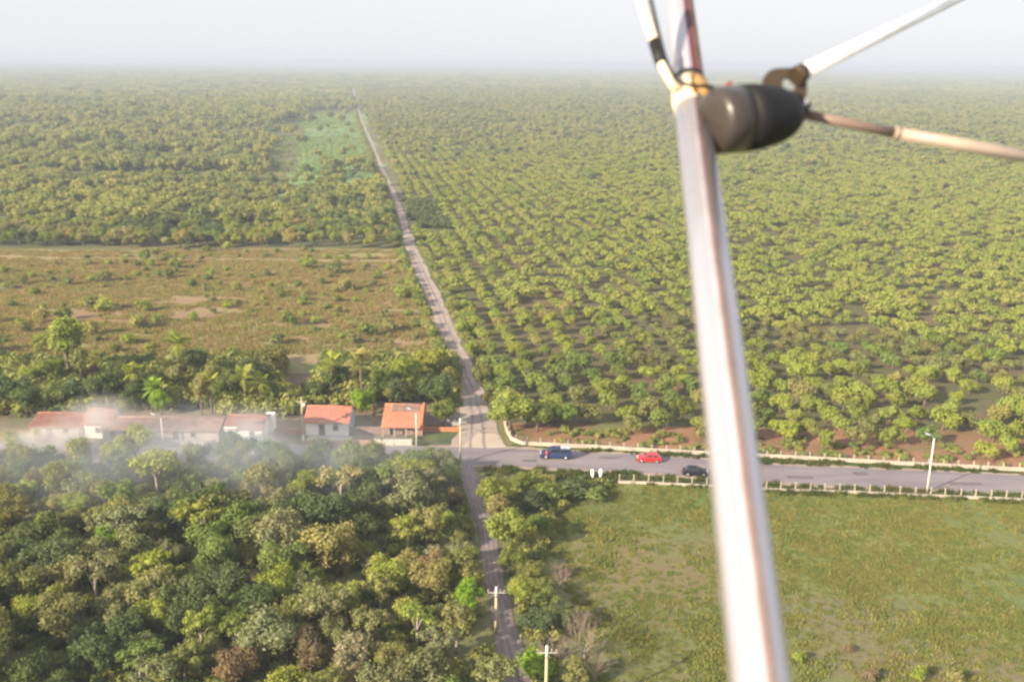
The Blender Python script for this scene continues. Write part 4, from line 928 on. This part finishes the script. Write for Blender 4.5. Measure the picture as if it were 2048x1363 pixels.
pA = concrete_pole('concrete pole with forked crossarm at the bottom edge beside the bare bushes', None, None, 1094, 1291, 9.0)
pB = concrete_pole('pale-topped concrete pole standing at the left edge of the lane', 992, 1268, 990, 1173)
pC = concrete_pole('pale-topped concrete pole beside the mouth of the dirt track', 921, 926, 918, 836)
def span(a, b, off, label):
    pts_ = []
    for k in range(15):
        t = k / 14; p = Vector(a).lerp(Vector(b), t); pts_.append((p.x + off, p.y, p.z - .35 - 1.1 * 4 * t * (1 - t) * .45))
    o = obj('power_line', tubebm(pts_, .013, 4), plain('wire_metal', (.12, .12, .12), .5, metal=.3)); tag(o, label, 'wire', 'power lines along the lane')
for off, w_ in ((-.9, 'left'), (.45, 'middle'), (.9, 'right')):
    span(pA, pB, off, f'{w_} wire of the power line from the bottom edge pole to the lane pole')
    span(pB, pC, off, f'{w_} wire of the power line from the lane pole to the track mouth')
# two white marker posts by the road
WP = plain('white_paint', (.9, .9, .92), .6, var=.03)
for (px, py, dx, lab) in ((1186, 957, -.14, 'left of two white marker posts at the near edge of the road'), (1201, 956, 0.02, 'right of two white marker posts at the near edge of the road')):
    x, y = P2(px, py); t = thing('marker_post', lab, 'post', (x, y, 0), 0, 'white marker posts')
    b = bmesh.new(); tube(b, [(0, 0, -.05), (dx * .3, 0, .35), (dx * .7, 0, .8), (dx, 0, 1.45)], [.13, .19, .27, .24], 8); b2 = obj('post', b, WP, t)
    obj('cap', tubebm([(dx, 0, 1.45), (dx * 1.05, 0, 1.55)], [.25, .16], 8), WP, t)

# ------------------------------------------------------------------ vehicles
GLASS = plain('car_glass', (.02, .025, .035), .08, spec=.8, var=0); TYRE = plain('tyre_rubber', (.02, .02, .02), .8); RIM = plain('rim_metal', (.55, .55, .55), .3, metal=.7); LAMPW = plain('headlight', (.85, .82, .75), .15); LAMPR = plain('tail_light', (.45, .02, .02), .2); DARKT = plain('dark_trim', (.03, .03, .03), .6)
def wheel(parent, x, y, r_, side):
    def lathe(prof, n=18):
        bm = bmesh.new(); rings = [[bm.verts.new((x + rr * math.cos(6.2832 * k / n), yy, r_ + rr * math.sin(6.2832 * k / n))) for k in range(n)] for rr, yy in prof]
        for a, b in zip(rings, rings[1:]):
            for k in range(n): bm.faces.new((a[k], a[(k + 1) % n], b[(k + 1) % n], b[k]))
        bm.faces.new(rings[-1]); bm.faces.new(rings[0]); bmesh.ops.recalc_face_normals(bm, faces=bm.faces[:]); return bm
    wl = obj('wheel', lathe([(r_ * .9, y - .1), (r_, y - .07), (r_, y + .07), (r_ * .9, y + .1)]), TYRE, parent)
    obj('rim', lathe([(r_ * .6, y + side * .105), (r_ * .55, y + side * .115), (r_ * .2, y + side * .1), (r_ * .12, y + side * .12)]), RIM, wl)
def car(label, cat, px, py, face, paint, L, Wd, hood_z, belt_z, roof_z, prof, cab, wheels, r_=.31, name='parked_car', rz=0, canopy=None):
    """prof: lower body top outline [(x,z)...] front to rear; cab: [(x_base_front,x_top_front,x_top_rear,x_base_rear)]"""
    x, y = P2(px, py); t = thing(name, label, cat, (x, y, .09), (0 if face > 0 else math.pi) + rz)
    hl = L / 2; bm = bmesh.new(); z0 = .22
    out = [(hl - .05, z0)] + [(hl, z0 + .2)] + prof + [(-hl, z0 + .22), (-hl + .06, z0)]
    low = []
    for wx in sorted(wheels):
        ra = r_ + .07
        for k in range(7): a = math.pi - math.pi * k / 6; low.append((wx + math.cos(a) * ra, max(z0, r_ + math.sin(a) * ra)))
    poly = out + low
    vs = {}
    for s in (-1, 1):
        vs[s] = []
        for (px_, pz) in poly:
            taper = 1 - .10 * max(0, abs(px_) / hl - .7) / .3 - (.05 if pz > belt_z - .12 else 0)
            vs[s].append(bm.verts.new((px_, s * Wd / 2 * taper, pz)))
    n = len(poly); 
    e1 = bm.faces.new(vs[-1]); e2 = bm.faces.new(vs[1][::-1])
    for k in range(n): bm.faces.new((vs[-1][k], vs[1][k], vs[1][(k + 1) % n], vs[-1][(k + 1) % n]))
    bmesh.ops.triangulate(bm, faces=[e1, e2]); bmesh.ops.recalc_face_normals(bm, faces=bm.faces[:])
    body = obj('body', bm, paint, t); bv = body.modifiers.new('bevel', 'BEVEL'); bv.width = .05; bv.segments = 2; bv.limit_method = 'ANGLE'; bv.angle_limit = R(35)
    (a, b, c, d) = cab; bw, tw = Wd / 2 * .94, Wd / 2 * .76
    cb = bmesh.new(); zb, zt = belt_z - .03, roof_z
    lo = [cb.verts.new(v) for v in ((a, -bw, zb), (a, bw, zb), (d, bw, zb), (d, -bw, zb))]; hi = [cb.verts.new(v) for v in ((b, -tw, zt), (b, tw, zt), (c, tw, zt), (c, -tw, zt))]
    cb.faces.new(hi)
    for k in range(4): cb.faces.new((lo[k], lo[(k + 1) % 4], hi[(k + 1) % 4], hi[k]))
    bmesh.ops.recalc_face_normals(cb, faces=cb.faces[:]); ca = obj('cabin', cb, paint, t); bv = ca.modifiers.new('bevel', 'BEVEL'); bv.width = .06; bv.segments = 2
    def panel(nm, q, mat, th=.012):
        q = [Vector(v) for v in q]; nn = (q[1] - q[0]).cross(q[2] - q[0]).normalized(); c0 = sum(q, Vector()) / len(q)
        if nn.dot(c0 - Vector((0, 0, .9))) < 0: nn = -nn
        pb = bmesh.new(); f1 = [pb.verts.new(v + nn * th) for v in q]; f0 = [pb.verts.new(v - nn * .02) for v in q]
        pb.faces.new(f1); pb.faces.new(f0[::-1])
        for k in range(len(q)): pb.faces.new((f1[k], f1[(k + 1) % len(q)], f0[(k + 1) % len(q)], f0[k]))
        bmesh.ops.recalc_face_normals(pb, faces=pb.faces[:]); return obj(nm, pb, mat, t)
    def lerp3(u, v, k): return tuple(u[i] + (v[i] - u[i]) * k for i in range(3))
    def quad(p00, p10, p11, p01, u0_, u1_, v0_, v1_): return [lerp3(lerp3(p00, p10, u), lerp3(p01, p11, u), v) for u, v in ((u0_, v0_), (u1_, v0_), (u1_, v1_), (u0_, v1_))]
    panel('windscreen', quad((a, -bw, zb), (a, bw, zb), (b, tw, zt), (b, -tw, zt), .06, .94, .14, .88), GLASS)
    panel('rear_window', quad((d, -bw, zb), (d, bw, zb), (c, tw, zt), (c, -tw, zt), .1, .9, .2, .86), GLASS)
    for s in (-1, 1):
        for u0_, u1_ in ((.08, .48), (.53, .92)): panel('side_window', quad((a, s * bw, zb), (d, s * bw, zb), (c, s * tw, zt), (b, s * tw, zt), u0_, u1_, .2, .84), GLASS)
        for wx in wheels: wheel(t, wx, s * (Wd / 2 - .11), r_, s)
        obj('headlight', boxbm(hl - .12, hl + .015, s * (Wd / 2 - .42) - .16, s * (Wd / 2 - .42) + .16, hood_z - .2, hood_z - .04), LAMPW, t)
        obj('tail_light', boxbm(-hl - .012, -hl + .1, s * (Wd / 2 - .3) - .1, s * (Wd / 2 - .3) + .1, belt_z - .32, belt_z - .12), LAMPR, t)
        obj('mirror', boxbm(a - .22, a - .1, min(s * Wd / 2, s * (Wd / 2 + .16)), max(s * Wd / 2, s * (Wd / 2 + .16)), belt_z - .02, belt_z + .11), paint, t)
    obj('bumper', boxbm(hl - .04, hl + .07, -Wd / 2 * .86, Wd / 2 * .86, .24, .42), DARKT, t); obj('bumper', boxbm(-hl - .07, -hl + .04, -Wd / 2 * .86, Wd / 2 * .86, .24, .42), DARKT, t)
    return t
REDP = plain('red_paint', (.62, .025, .035), .3, var=.03, coat=.5); NAVY = plain('dark_navy_paint', (.014, .017, .03), .45, var=.05, spec=.25); BLUEP = plain('blue_paint', (.03, .045, .12), .45, var=.05, spec=.25)
rr_ = -.04
car('red hatchback on the road facing left, second of the three vehicles', 'car', 1298, 923, -1, REDP, 3.85, 1.6, .86, .9, 1.42, [(1.9, .72), (1.75, .84), (.85, .95), (-1.3, .98), (-1.85, .9)], (.95, .3, -1.25, -1.75), (1.25, -1.2), rz=rr_)
car('dark navy saloon on the road facing right, beside the metal strut', 'car', 1390, 950, 1, NAVY, 3.9, 1.62, .8, .88, 1.38, [(1.92, .66), (1.75, .78), (.75, .92), (-1.4, .96), (-1.9, .86)], (1.0, .1, -1.1, -1.75), (1.25, -1.2), rz=rr_ - .02)
v = car('blue utility van with a boxy rear canopy facing left near the junction', 'van', 1112, 916, -1, BLUEP, 5.1, 1.8, 1.05, 1.12, 1.85, [(2.5, .85), (2.4, 1.02), (1.35, 1.12), (-2.4, 1.14), (-2.52, 1.0)], (1.45, .85, -2.35, -2.5), (1.65, -1.6), r_=.37, rz=rr_)
obj('roof_panel', boxbm(-2.3, -.75, -.66, .66, 1.853, 1.9), plain('pale_roof_panel', (.70, .66, .68), .4), v)
rk_ = bmesh.new()
for xx in (-2.2, -1.4, -.5, .4): box(rk_, xx - .02, xx + .02, -.68, .68, 1.93, 1.96)
box(rk_, -2.25, .45, -.70, -.66, 1.94, 1.98); box(rk_, -2.25, .45, .66, .70, 1.94, 1.98); obj('roof_rack', rk_, DARKT, v)

# ------------------------------------------------------------------ person in red beside the van
def skin(name, pts_, edges, rads, mat, parent, root=0, sub=1):
    me = bpy.data.meshes.new(name); me.from_pydata(pts_, edges, []); o = obj(name, me, mat, parent)
    s = o.modifiers.new('skin', 'SKIN'); s.use_smooth_shade = True
    for i, r_ in enumerate(rads): me.skin_vertices[0].data[i].radius = r_ if isinstance(r_, tuple) else (r_, r_)
    for i in range(len(pts_)): me.skin_vertices[0].data[i].use_root = (i == root)
    sb = o.modifiers.new('sub', 'SUBSURF'); sb.levels = sub; sb.render_levels = sub; return o
def add_skin_layer(me): 
    if not me.skin_vertices: 
        bm = bmesh.new(); bm.from_mesh(me); bm.verts.layers.skin.verify(); bm.to_mesh(me); bm.free()
_skin0 = skin
def skin(name, pts_, edges, rads, mat, parent, root=0, sub=1):
    me = bpy.data.meshes.new(name); me.from_pydata(pts_, edges, []); add_skin_layer(me); o = obj(name, me, mat, parent)
    s = o.modifiers.new('skin', 'SKIN'); s.use_smooth_shade = True
    for i, r_ in enumerate(rads): me.skin_vertices[0].data[i].radius = r_ if isinstance(r_, tuple) else (r_, r_)
    for i in range(len(pts_)): me.skin_vertices[0].data[i].use_root = (i == root)
    sb = o.modifiers.new('sub', 'SUBSURF'); sb.levels = sub; sb.render_levels = sub; return o
SKINM = plain('skin_tone', (.30, .17, .11), .6); REDC = plain('red_cloth', (.65, .03, .06), .9); DARKC = plain('dark_red_shorts', (.25, .03, .05), .9); HAIR = plain('hair', (.02, .015, .012), .7)
x, y = P2(1093, 919.5)
p = thing('person', 'person in a red shirt standing by the front of the blue van', 'person', (x, y, .09), 2.2)
bp_ = [(0, 0, .93), (0, 0, 1.12), (0, 0, 1.36), (0, 0, 1.47), (0, .01, 1.56), (0, .02, 1.66), (.09, 0, .88), (.1, .03, .5), (.1, .0, .08), (.1, .14, .04), (-.09, 0, .88), (-.1, -.04, .5), (-.11, -.06, .08), (-.11, .08, .04),
       (.18, 0, 1.38), (.23, -.02, 1.1), (.22, .08, .86), (.22, .11, .78), (-.18, 0, 1.38), (-.23, -.02, 1.1), (-.22, .08, .86), (-.22, .11, .78)]
be = [(0, 1), (1, 2), (2, 3), (3, 4), (4, 5), (0, 6), (6, 7), (7, 8), (8, 9), (0, 10), (10, 11), (11, 12), (12, 13), (2, 14), (14, 15), (15, 16), (16, 17), (2, 18), (18, 19), (19, 20), (20, 21)]
br = [(.14, .1), (.13, .1), (.15, .1), .055, (.075, .09), (.08, .095), .09, .06, .045, .035, .09, .06, .045, .035, .055, .042, .032, .03, .055, .042, .032, .03]
skin('body', bp_, be, br, SKINM, p)
skin('shirt', [(0, 0, .90), (0, 0, 1.12), (0, 0, 1.38), (.18, 0, 1.39), (.225, -.015, 1.16), (-.18, 0, 1.39), (-.225, -.015, 1.16)], [(0, 1), (1, 2), (2, 3), (3, 4), (2, 5), (5, 6)], [(.165, .13), (.155, .125), (.17, .12), .075, .065, .075, .065], REDC, p)
skin('shorts', [(0, 0, .9), (.09, 0, .84), (.1, .02, .5), (-.09, 0, .84), (-.1, -.03, .5)], [(0, 1), (1, 2), (0, 3), (3, 4)], [(.15, .12), .105, .085, .105, .085], DARKC, p)
skin('hair', [(0, .0, 1.64), (0, 0, 1.71)], [(0, 1)], [(.088, .1), (.07, .08)], HAIR, p)

# ------------------------------------------------------------------ aircraft strut close to the camera
ALU = newmat('polished_tube'); m_, n_2, o_ = ALU; b_ = N(n_2, 'ShaderNodeBsdfPrincipled'); b_.inputs['Base Color'].default_value = (.56, .54, .58, 1); b_.inputs['Metallic'].default_value = .65; b_.inputs['Roughness'].default_value = .28
tt = noise_tex(n_2, 60, 4, .6); rr2 = N(n_2, 'ShaderNodeMapRange'); n_2.links.new(tt, rr2.inputs[0]); rr2.inputs[3].default_value = .22; rr2.inputs[4].default_value = .36; n_2.links.new(rr2.outputs[0], b_.inputs['Roughness']); n_2.links.new(b_.outputs[0], o_.inputs[0]); ALU = m_
CREAM = plain('cream_tube_paint', (.82, .70, .50), .4, var=.05, vs=20); BLK = plain('black_rubber', (.006, .006, .007), .6, var=.3, vs=30); BRZ = plain('dark_bronze', (.10, .075, .05), .35, metal=.6, vs=30); BRNS = plain('brown_tube_shade', (.20, .115, .08), .5, vs=20); LAVS = plain('lavender_tube_shade', (.36, .29, .31), .4, vs=20)
PODF = plain('grey_brown_shell', (.045, .036, .03), .35, var=.1, vs=20, coat=.3); ROD = plain('white_rod', (.93, .90, .85), .35, vs=15); RODB = plain('brown_rod', (.20, .14, .11), .4, vs=15); RODT = plain('tan_rod', (.34, .275, .22), .4, vs=15); AMB = plain('amber_tape', (.75, .40, .12), .5, vs=25); DRED = plain('dark_red_tube_shade', (.12, .045, .065), .5)
def line_pt(py): # straight centre line of the tube
    A_ = near(1358.0, 0, 1 / .606); B_ = near(1521.0, 1363, 1 / 1.22); k = (py) / 1363.0
    # perspective-correct parameter
    iz = .606 + (1.22 - .606) * k; s_ = (1 / iz - 1 / .606) / (1 / 1.22 - 1 / .606); return A_ + (B_ - A_) * s_
ax = (line_pt(1363) - line_pt(0)).normalized()
anchor = line_pt(200)
t = thing('aircraft_strut', 'thick polished metal strut of the aircraft crossing the picture from top to bottom', 'strut', anchor)
def rel(p): return tuple(Vector(p) - anchor)
obj('tube', tubebm([rel(line_pt(185)), rel(line_pt(700)), rel(line_pt(1363)), rel(line_pt(1363) + ax * .3)], .0245, 40), ALU, t)
obj('upper_tube', tubebm([rel(line_pt(0) - ax * .25), rel(line_pt(0)), rel(line_pt(184))], .0215, 40), ALU, t)
side = (right - ax * right.dot(ax)).normalized(); front = side.cross(ax).normalized()
if front.dot(CAM - anchor) < 0: front = -front
front = (CAM - line_pt(700)); front = (front - ax * front.dot(ax)).normalized(); side = front.cross(ax).normalized()
if side.dot(right) < 0: side = -side
def strip(nm, a0, a1, ang0, ang1, rad, mat, th=.0016):
    bm = bmesh.new(); rings = []
    for p in (a0, (a0 + a1) / 2, a1):
        rings.append([bm.verts.new(Vector(rel(p)) + (side * math.sin(a) + front * math.cos(a)) * (rad + th)) for a in [ang0 + (ang1 - ang0) * k / 8 for k in range(9)]] +
                     [bm.verts.new(Vector(rel(p)) + (side * math.sin(a) + front * math.cos(a)) * (rad - .001)) for a in [ang1 + (ang0 - ang1) * k / 8 for k in range(9)]])
    for a, b in zip(rings, rings[1:]):
        for k in range(18): f = bm.faces.new((a[k], a[(k + 1) % 18], b[(k + 1) % 18], b[k])); f.smooth = True
    bm.faces.new(rings[0]); bm.faces.new(rings[-1]); bmesh.ops.recalc_face_normals(bm, faces=bm.faces[:]); return obj(nm, bm, mat, t)
for a_, b_, c_s in ((2, 6.9, (.52, .47, .50)), (7, 11.9, (.40, .34, .36)), (12, 15.9, (.27, .20, .19)), (16, 26.9, (.19, .13, .11)), (27, 31, (.27, .21, .19))):  # tube's core shadow and dark reflection painted as graded strips
    strip('shade_strip', line_pt(225), line_pt(1363) + ax * .3, R(a_), R(b_), .0245, plain('shade_strip', c_s, .45, vs=20))
strip('brown_shade_strip', line_pt(0) - ax * .25, line_pt(182), R(42), R(80), .0215, BRNS)  # shaded right side of the upper tube, painted brown
strip('red_shade_strip', line_pt(0) - ax * .25, line_pt(182), R(18), R(41), .0215, DRED)  # purplish edge of the same painted shade
obj('collar', tubebm([rel(line_pt(176)), rel(line_pt(196)), rel(line_pt(222))], [.0262, .0268, .0258], 32), CREAM, t)
strip('amber_tape', line_pt(180), line_pt(218), R(5), R(85), .0268, AMB)
obj('clamp_band', tubebm([rel(line_pt(165)), rel(line_pt(175))], [.0245, .0262], 32), BLK, t)
dp_ = 1 / .70
# thin cable conduit coming down from the upper left
c_ = thing('control_conduit', 'thin cream conduit with a band of black tape joining the strut at upper left', 'cable', near(1345, 165, dp_)); an = Vector(c_.location)
cpts = [near(1262, -70, dp_ * 1.04), near(1288, 20, dp_ * 1.03), near(1310, 85, dp_ * 1.02), near(1325, 130, dp_), near(1352, 178, dp_ * .99)]
obj('conduit', tubebm([tuple(p - an) for p in cpts], .0078, 14), CREAM, c_)
obj('tape_band', tubebm([tuple(p - an) for p in (cpts[2], cpts[2].lerp(cpts[3], .5), cpts[3])], .0098, 14), BLK, c_)
cab = [near(1288, -70, dp_ * .985), near(1304, 10, dp_ * .985), near(1318, 70, dp_ * .98), near(1333, 125, dp_ * .97), near(1352, 160, dp_ * .955), near(1378, 171, dp_ * .945), near(1415, 173, dp_ * .945), near(1440, 180, dp_ * .95)]
obj('cable', tubebm([tuple(p - an) for p in cab], .0028, 8), BLK, c_)
# black pod
P0 = near(1424, 243, 1.345); P1 = near(1598, 226, 1.40); axp = (P1 - P0); Lp = axp.length; axp.normalize()
pod = thing('pod', 'dark rounded pod clamped to the strut with bracket and bolts', 'pod', P0)
rads = [(0.0, .020), (.006, .032), (.02, .040), (.06, .0445), (.13, .0452), (.3, .0458), (.48, .045), (.62, .042), (.76, .038), (.88, .030), (.95, .022), (1.0, .012)]
sag = -up * .004
fs_ = [(k, r_) for k, r_ in rads if k <= .3]; bs_ = [(k, r_) for k, r_ in rads if k >= .3]
obj('shell_front', tubebm([tuple(axp * Lp * k) for k, _ in fs_], [r_ for _, r_ in fs_], 40), PODF, pod)
obj('shell_rear', tubebm([tuple(axp * Lp * k) for k, _ in bs_], [r_ * 1.006 for _, r_ in bs_], 40), BLK, pod)
# eye bracket: flat thick plate with an oval hole
def ringplate(cx, cy, rx, ry, hx, hy, hw_, hh_, depth, th, mat, parent, origin, nm):
    bm = bmesh.new(); n = 28; L_ = []
    for dz in (-th / 2, th / 2):
        for (a_, b_, ox, oy) in ((rx, ry, cx, cy), (hw_, hh_, hx, hy)):
            L_.append([bm.verts.new(near(ox + a_ * math.copysign(abs(math.cos(6.2832 * k / n)) ** .7, math.cos(6.2832 * k / n)), oy + b_ * math.copysign(abs(math.sin(6.2832 * k / n)) ** .7, math.sin(6.2832 * k / n)), depth) + fwd * dz - origin) for k in range(n)])
    o0, i0, o1, i1 = L_
    for k in range(n):
        j = (k + 1) % n
        for q in ((o0[k], o0[j], i0[j], i0[k]), (o1[k], i1[k], i1[j], o1[j]), (o0[k], o1[k], o1[j], o0[j]), (i0[k], i0[j], i1[j], i1[k])): bm.faces.new(q)
    bmesh.ops.recalc_face_normals(bm, faces=bm.faces[:]); return obj(nm, bm, mat, parent)
ringplate(1568, 178, 44, 40, 1577, 170, 14, 13, 1.43, .012, BRZ, pod, P0, 'eye_bracket')
def blob(nm, px, py, d, r_, mat, n=10, ln_=.012):
    p = near(px, py, d); q = p - P0; obj(nm, tubebm([tuple(q - fwd * ln_), tuple(q - fwd * ln_ * .4), tuple(q + fwd * ln_)], [r_ * .8, r_, r_], n), mat, pod)
blob('bolt', 1590, 205, 1.40, .014, BLK, 6); blob('bolt', 1605, 212, 1.42, .011, BLK, 6); blob('nut', 1607, 207, 1.40, .0055, STEEL, 6); blob('bolt', 1580, 228, 1.42, .017, BLK); blob('bolt', 1560, 205, 1.40, .015, BLK, 8); blob('bolt', 1540, 195, 1.4, .013, BLK, 8)
blob('nut', 1457, 171, 1.38, .0042, plain('red_plastic', (.25, .06, .05), .4), 8)
# rods
def rod(label, pts_, rad, mat, parts=None, nm='brace_rod'):
    o0 = Vector(pts_[0]); t = thing(nm, label, 'rod', o0)
    for k, (seg_, r_, m_, pn) in enumerate(parts): obj(pn, tubebm([tuple(Vector(p) - o0) for p in seg_], r_, 20), m_, t)
    return t
a0, a1, a2 = near(1600, 148, 1.42), near(1760, 72, 1.75), near(2000, -45, 2.3)
rod('white brace rod running from the pod up to the upper right corner', [a0, a1, a2], .0105, ROD, [([a0, near(2000, -45, 2.3)], .0108, ROD, 'shaft'), ([near(1590, 153, 1.415), near(1606, 145, 1.422)], .0135, BRZ, 'ferrule')])
b0, b1, b2 = near(1606, 228, 1.42), near(1792, 266, 1.42), near(2120, 324, 1.40)
rod('brown and tan brace rod running from the pod to the right edge', [b0, b1, b2], .009, RODB, [([b0, near(1800, 268, 1.42)], .0072, RODB, 'shaft'), ([b1, b2], .0088, RODT, 'sleeve'), ([near(1788, 265, 1.42), near(1797, 267, 1.42)], [.0085, .0104], RODT, 'ferrule')])

# ------------------------------------------------------------------ smoke and haze
def smoke(label, c, r, dens, col, nscale, rot=0, thr=.42, aniso=0.2):
    bm = bmesh.new(); bmesh.ops.create_icosphere(bm, subdivisions=3, radius=1)
    m, n, o = newmat('smoke_volume'); pv = N(n, 'ShaderNodeVolumePrincipled'); pv.inputs['Color'].default_value = (*col, 1); pv.inputs['Anisotropy'].default_value = aniso
    tc = N(n, 'ShaderNodeTexCoord'); ln_ = N(n, 'ShaderNodeVectorMath', operation='LENGTH'); n.links.new(tc.outputs['Object'], ln_.inputs[0])
    fo = N(n, 'ShaderNodeMapRange', interpolation_type='SMOOTHSTEP'); n.links.new(ln_.outputs['Value'], fo.inputs[0]); fo.inputs[1].default_value = 1.0; fo.inputs[2].default_value = .15; fo.inputs[3].default_value = 0; fo.inputs[4].default_value = 1
    nzt = noise_tex(n, nscale, 3, .55)
    k = N(n, 'ShaderNodeMapRange', interpolation_type='SMOOTHSTEP'); n.links.new(nzt, k.inputs[0]); k.inputs[1].default_value = thr; k.inputs[2].default_value = thr + .22; k.inputs[3].default_value = .12; k.inputs[4].default_value = 1
    n.links.new(math_(n, 'MULTIPLY', math_(n, 'MULTIPLY', fo.outputs[0], k.outputs[0]), dens), pv.inputs['Density']); n.links.new(pv.outputs[0], o.inputs['Volume'])
    o2 = obj('smoke', bm, m); o2.location = c; o2.scale = r; o2.rotation_euler = (0, rot, 0); tag(o2, label, 'smoke', None, 'stuff')
def sm(px, py, z): q = at(px, py, z); return (q.x, q.y, z)
smoke('dense pale smoke plume low over the road at the left edge', sm(100, 886, 2.8), (10.5, 4.5, 3.6), .65, (.93, .90, .88), .22, -.1)
smoke('pale smoke column rising in front of the long low house', sm(185, 846, 5), (8.5, 4.5, 5.5), .3, (.92, .92, .93), .2, -.35)
smoke('thin smoke trailing right before the white gabled house', sm(500, 880, 3.5), (13, 8, 6.5), .10, (.88, .92, .93), .14)
smoke('thin grey smoke veil over the long low house and the yards', sm(300, 860, 4), (26, 9, 6), .026, (.90, .90, .92), .12, 0, .38)
smoke('thin bluish smoke drifting over the trees just below the road', sm(400, 925, 5), (48, 19, 9), .05, (.80, .87, .95), .07, 0, .36)
hz = bmesh.new(); box(hz, -14500, 14500, -300, 20500, -1, 66)
m, n, o = newmat('haze_air'); pv = N(n, 'ShaderNodeVolumePrincipled'); pv.inputs['Density'].default_value = 2.9e-4; pv.inputs['Color'].default_value = (.53, .60, .765, 1); pv.inputs['Anisotropy'].default_value = .0
n.links.new(pv.outputs[0], o.inputs['Volume']); tag(obj('haze', hz, m), 'pale haze filling the air over the plain', None, None, 'stuff')
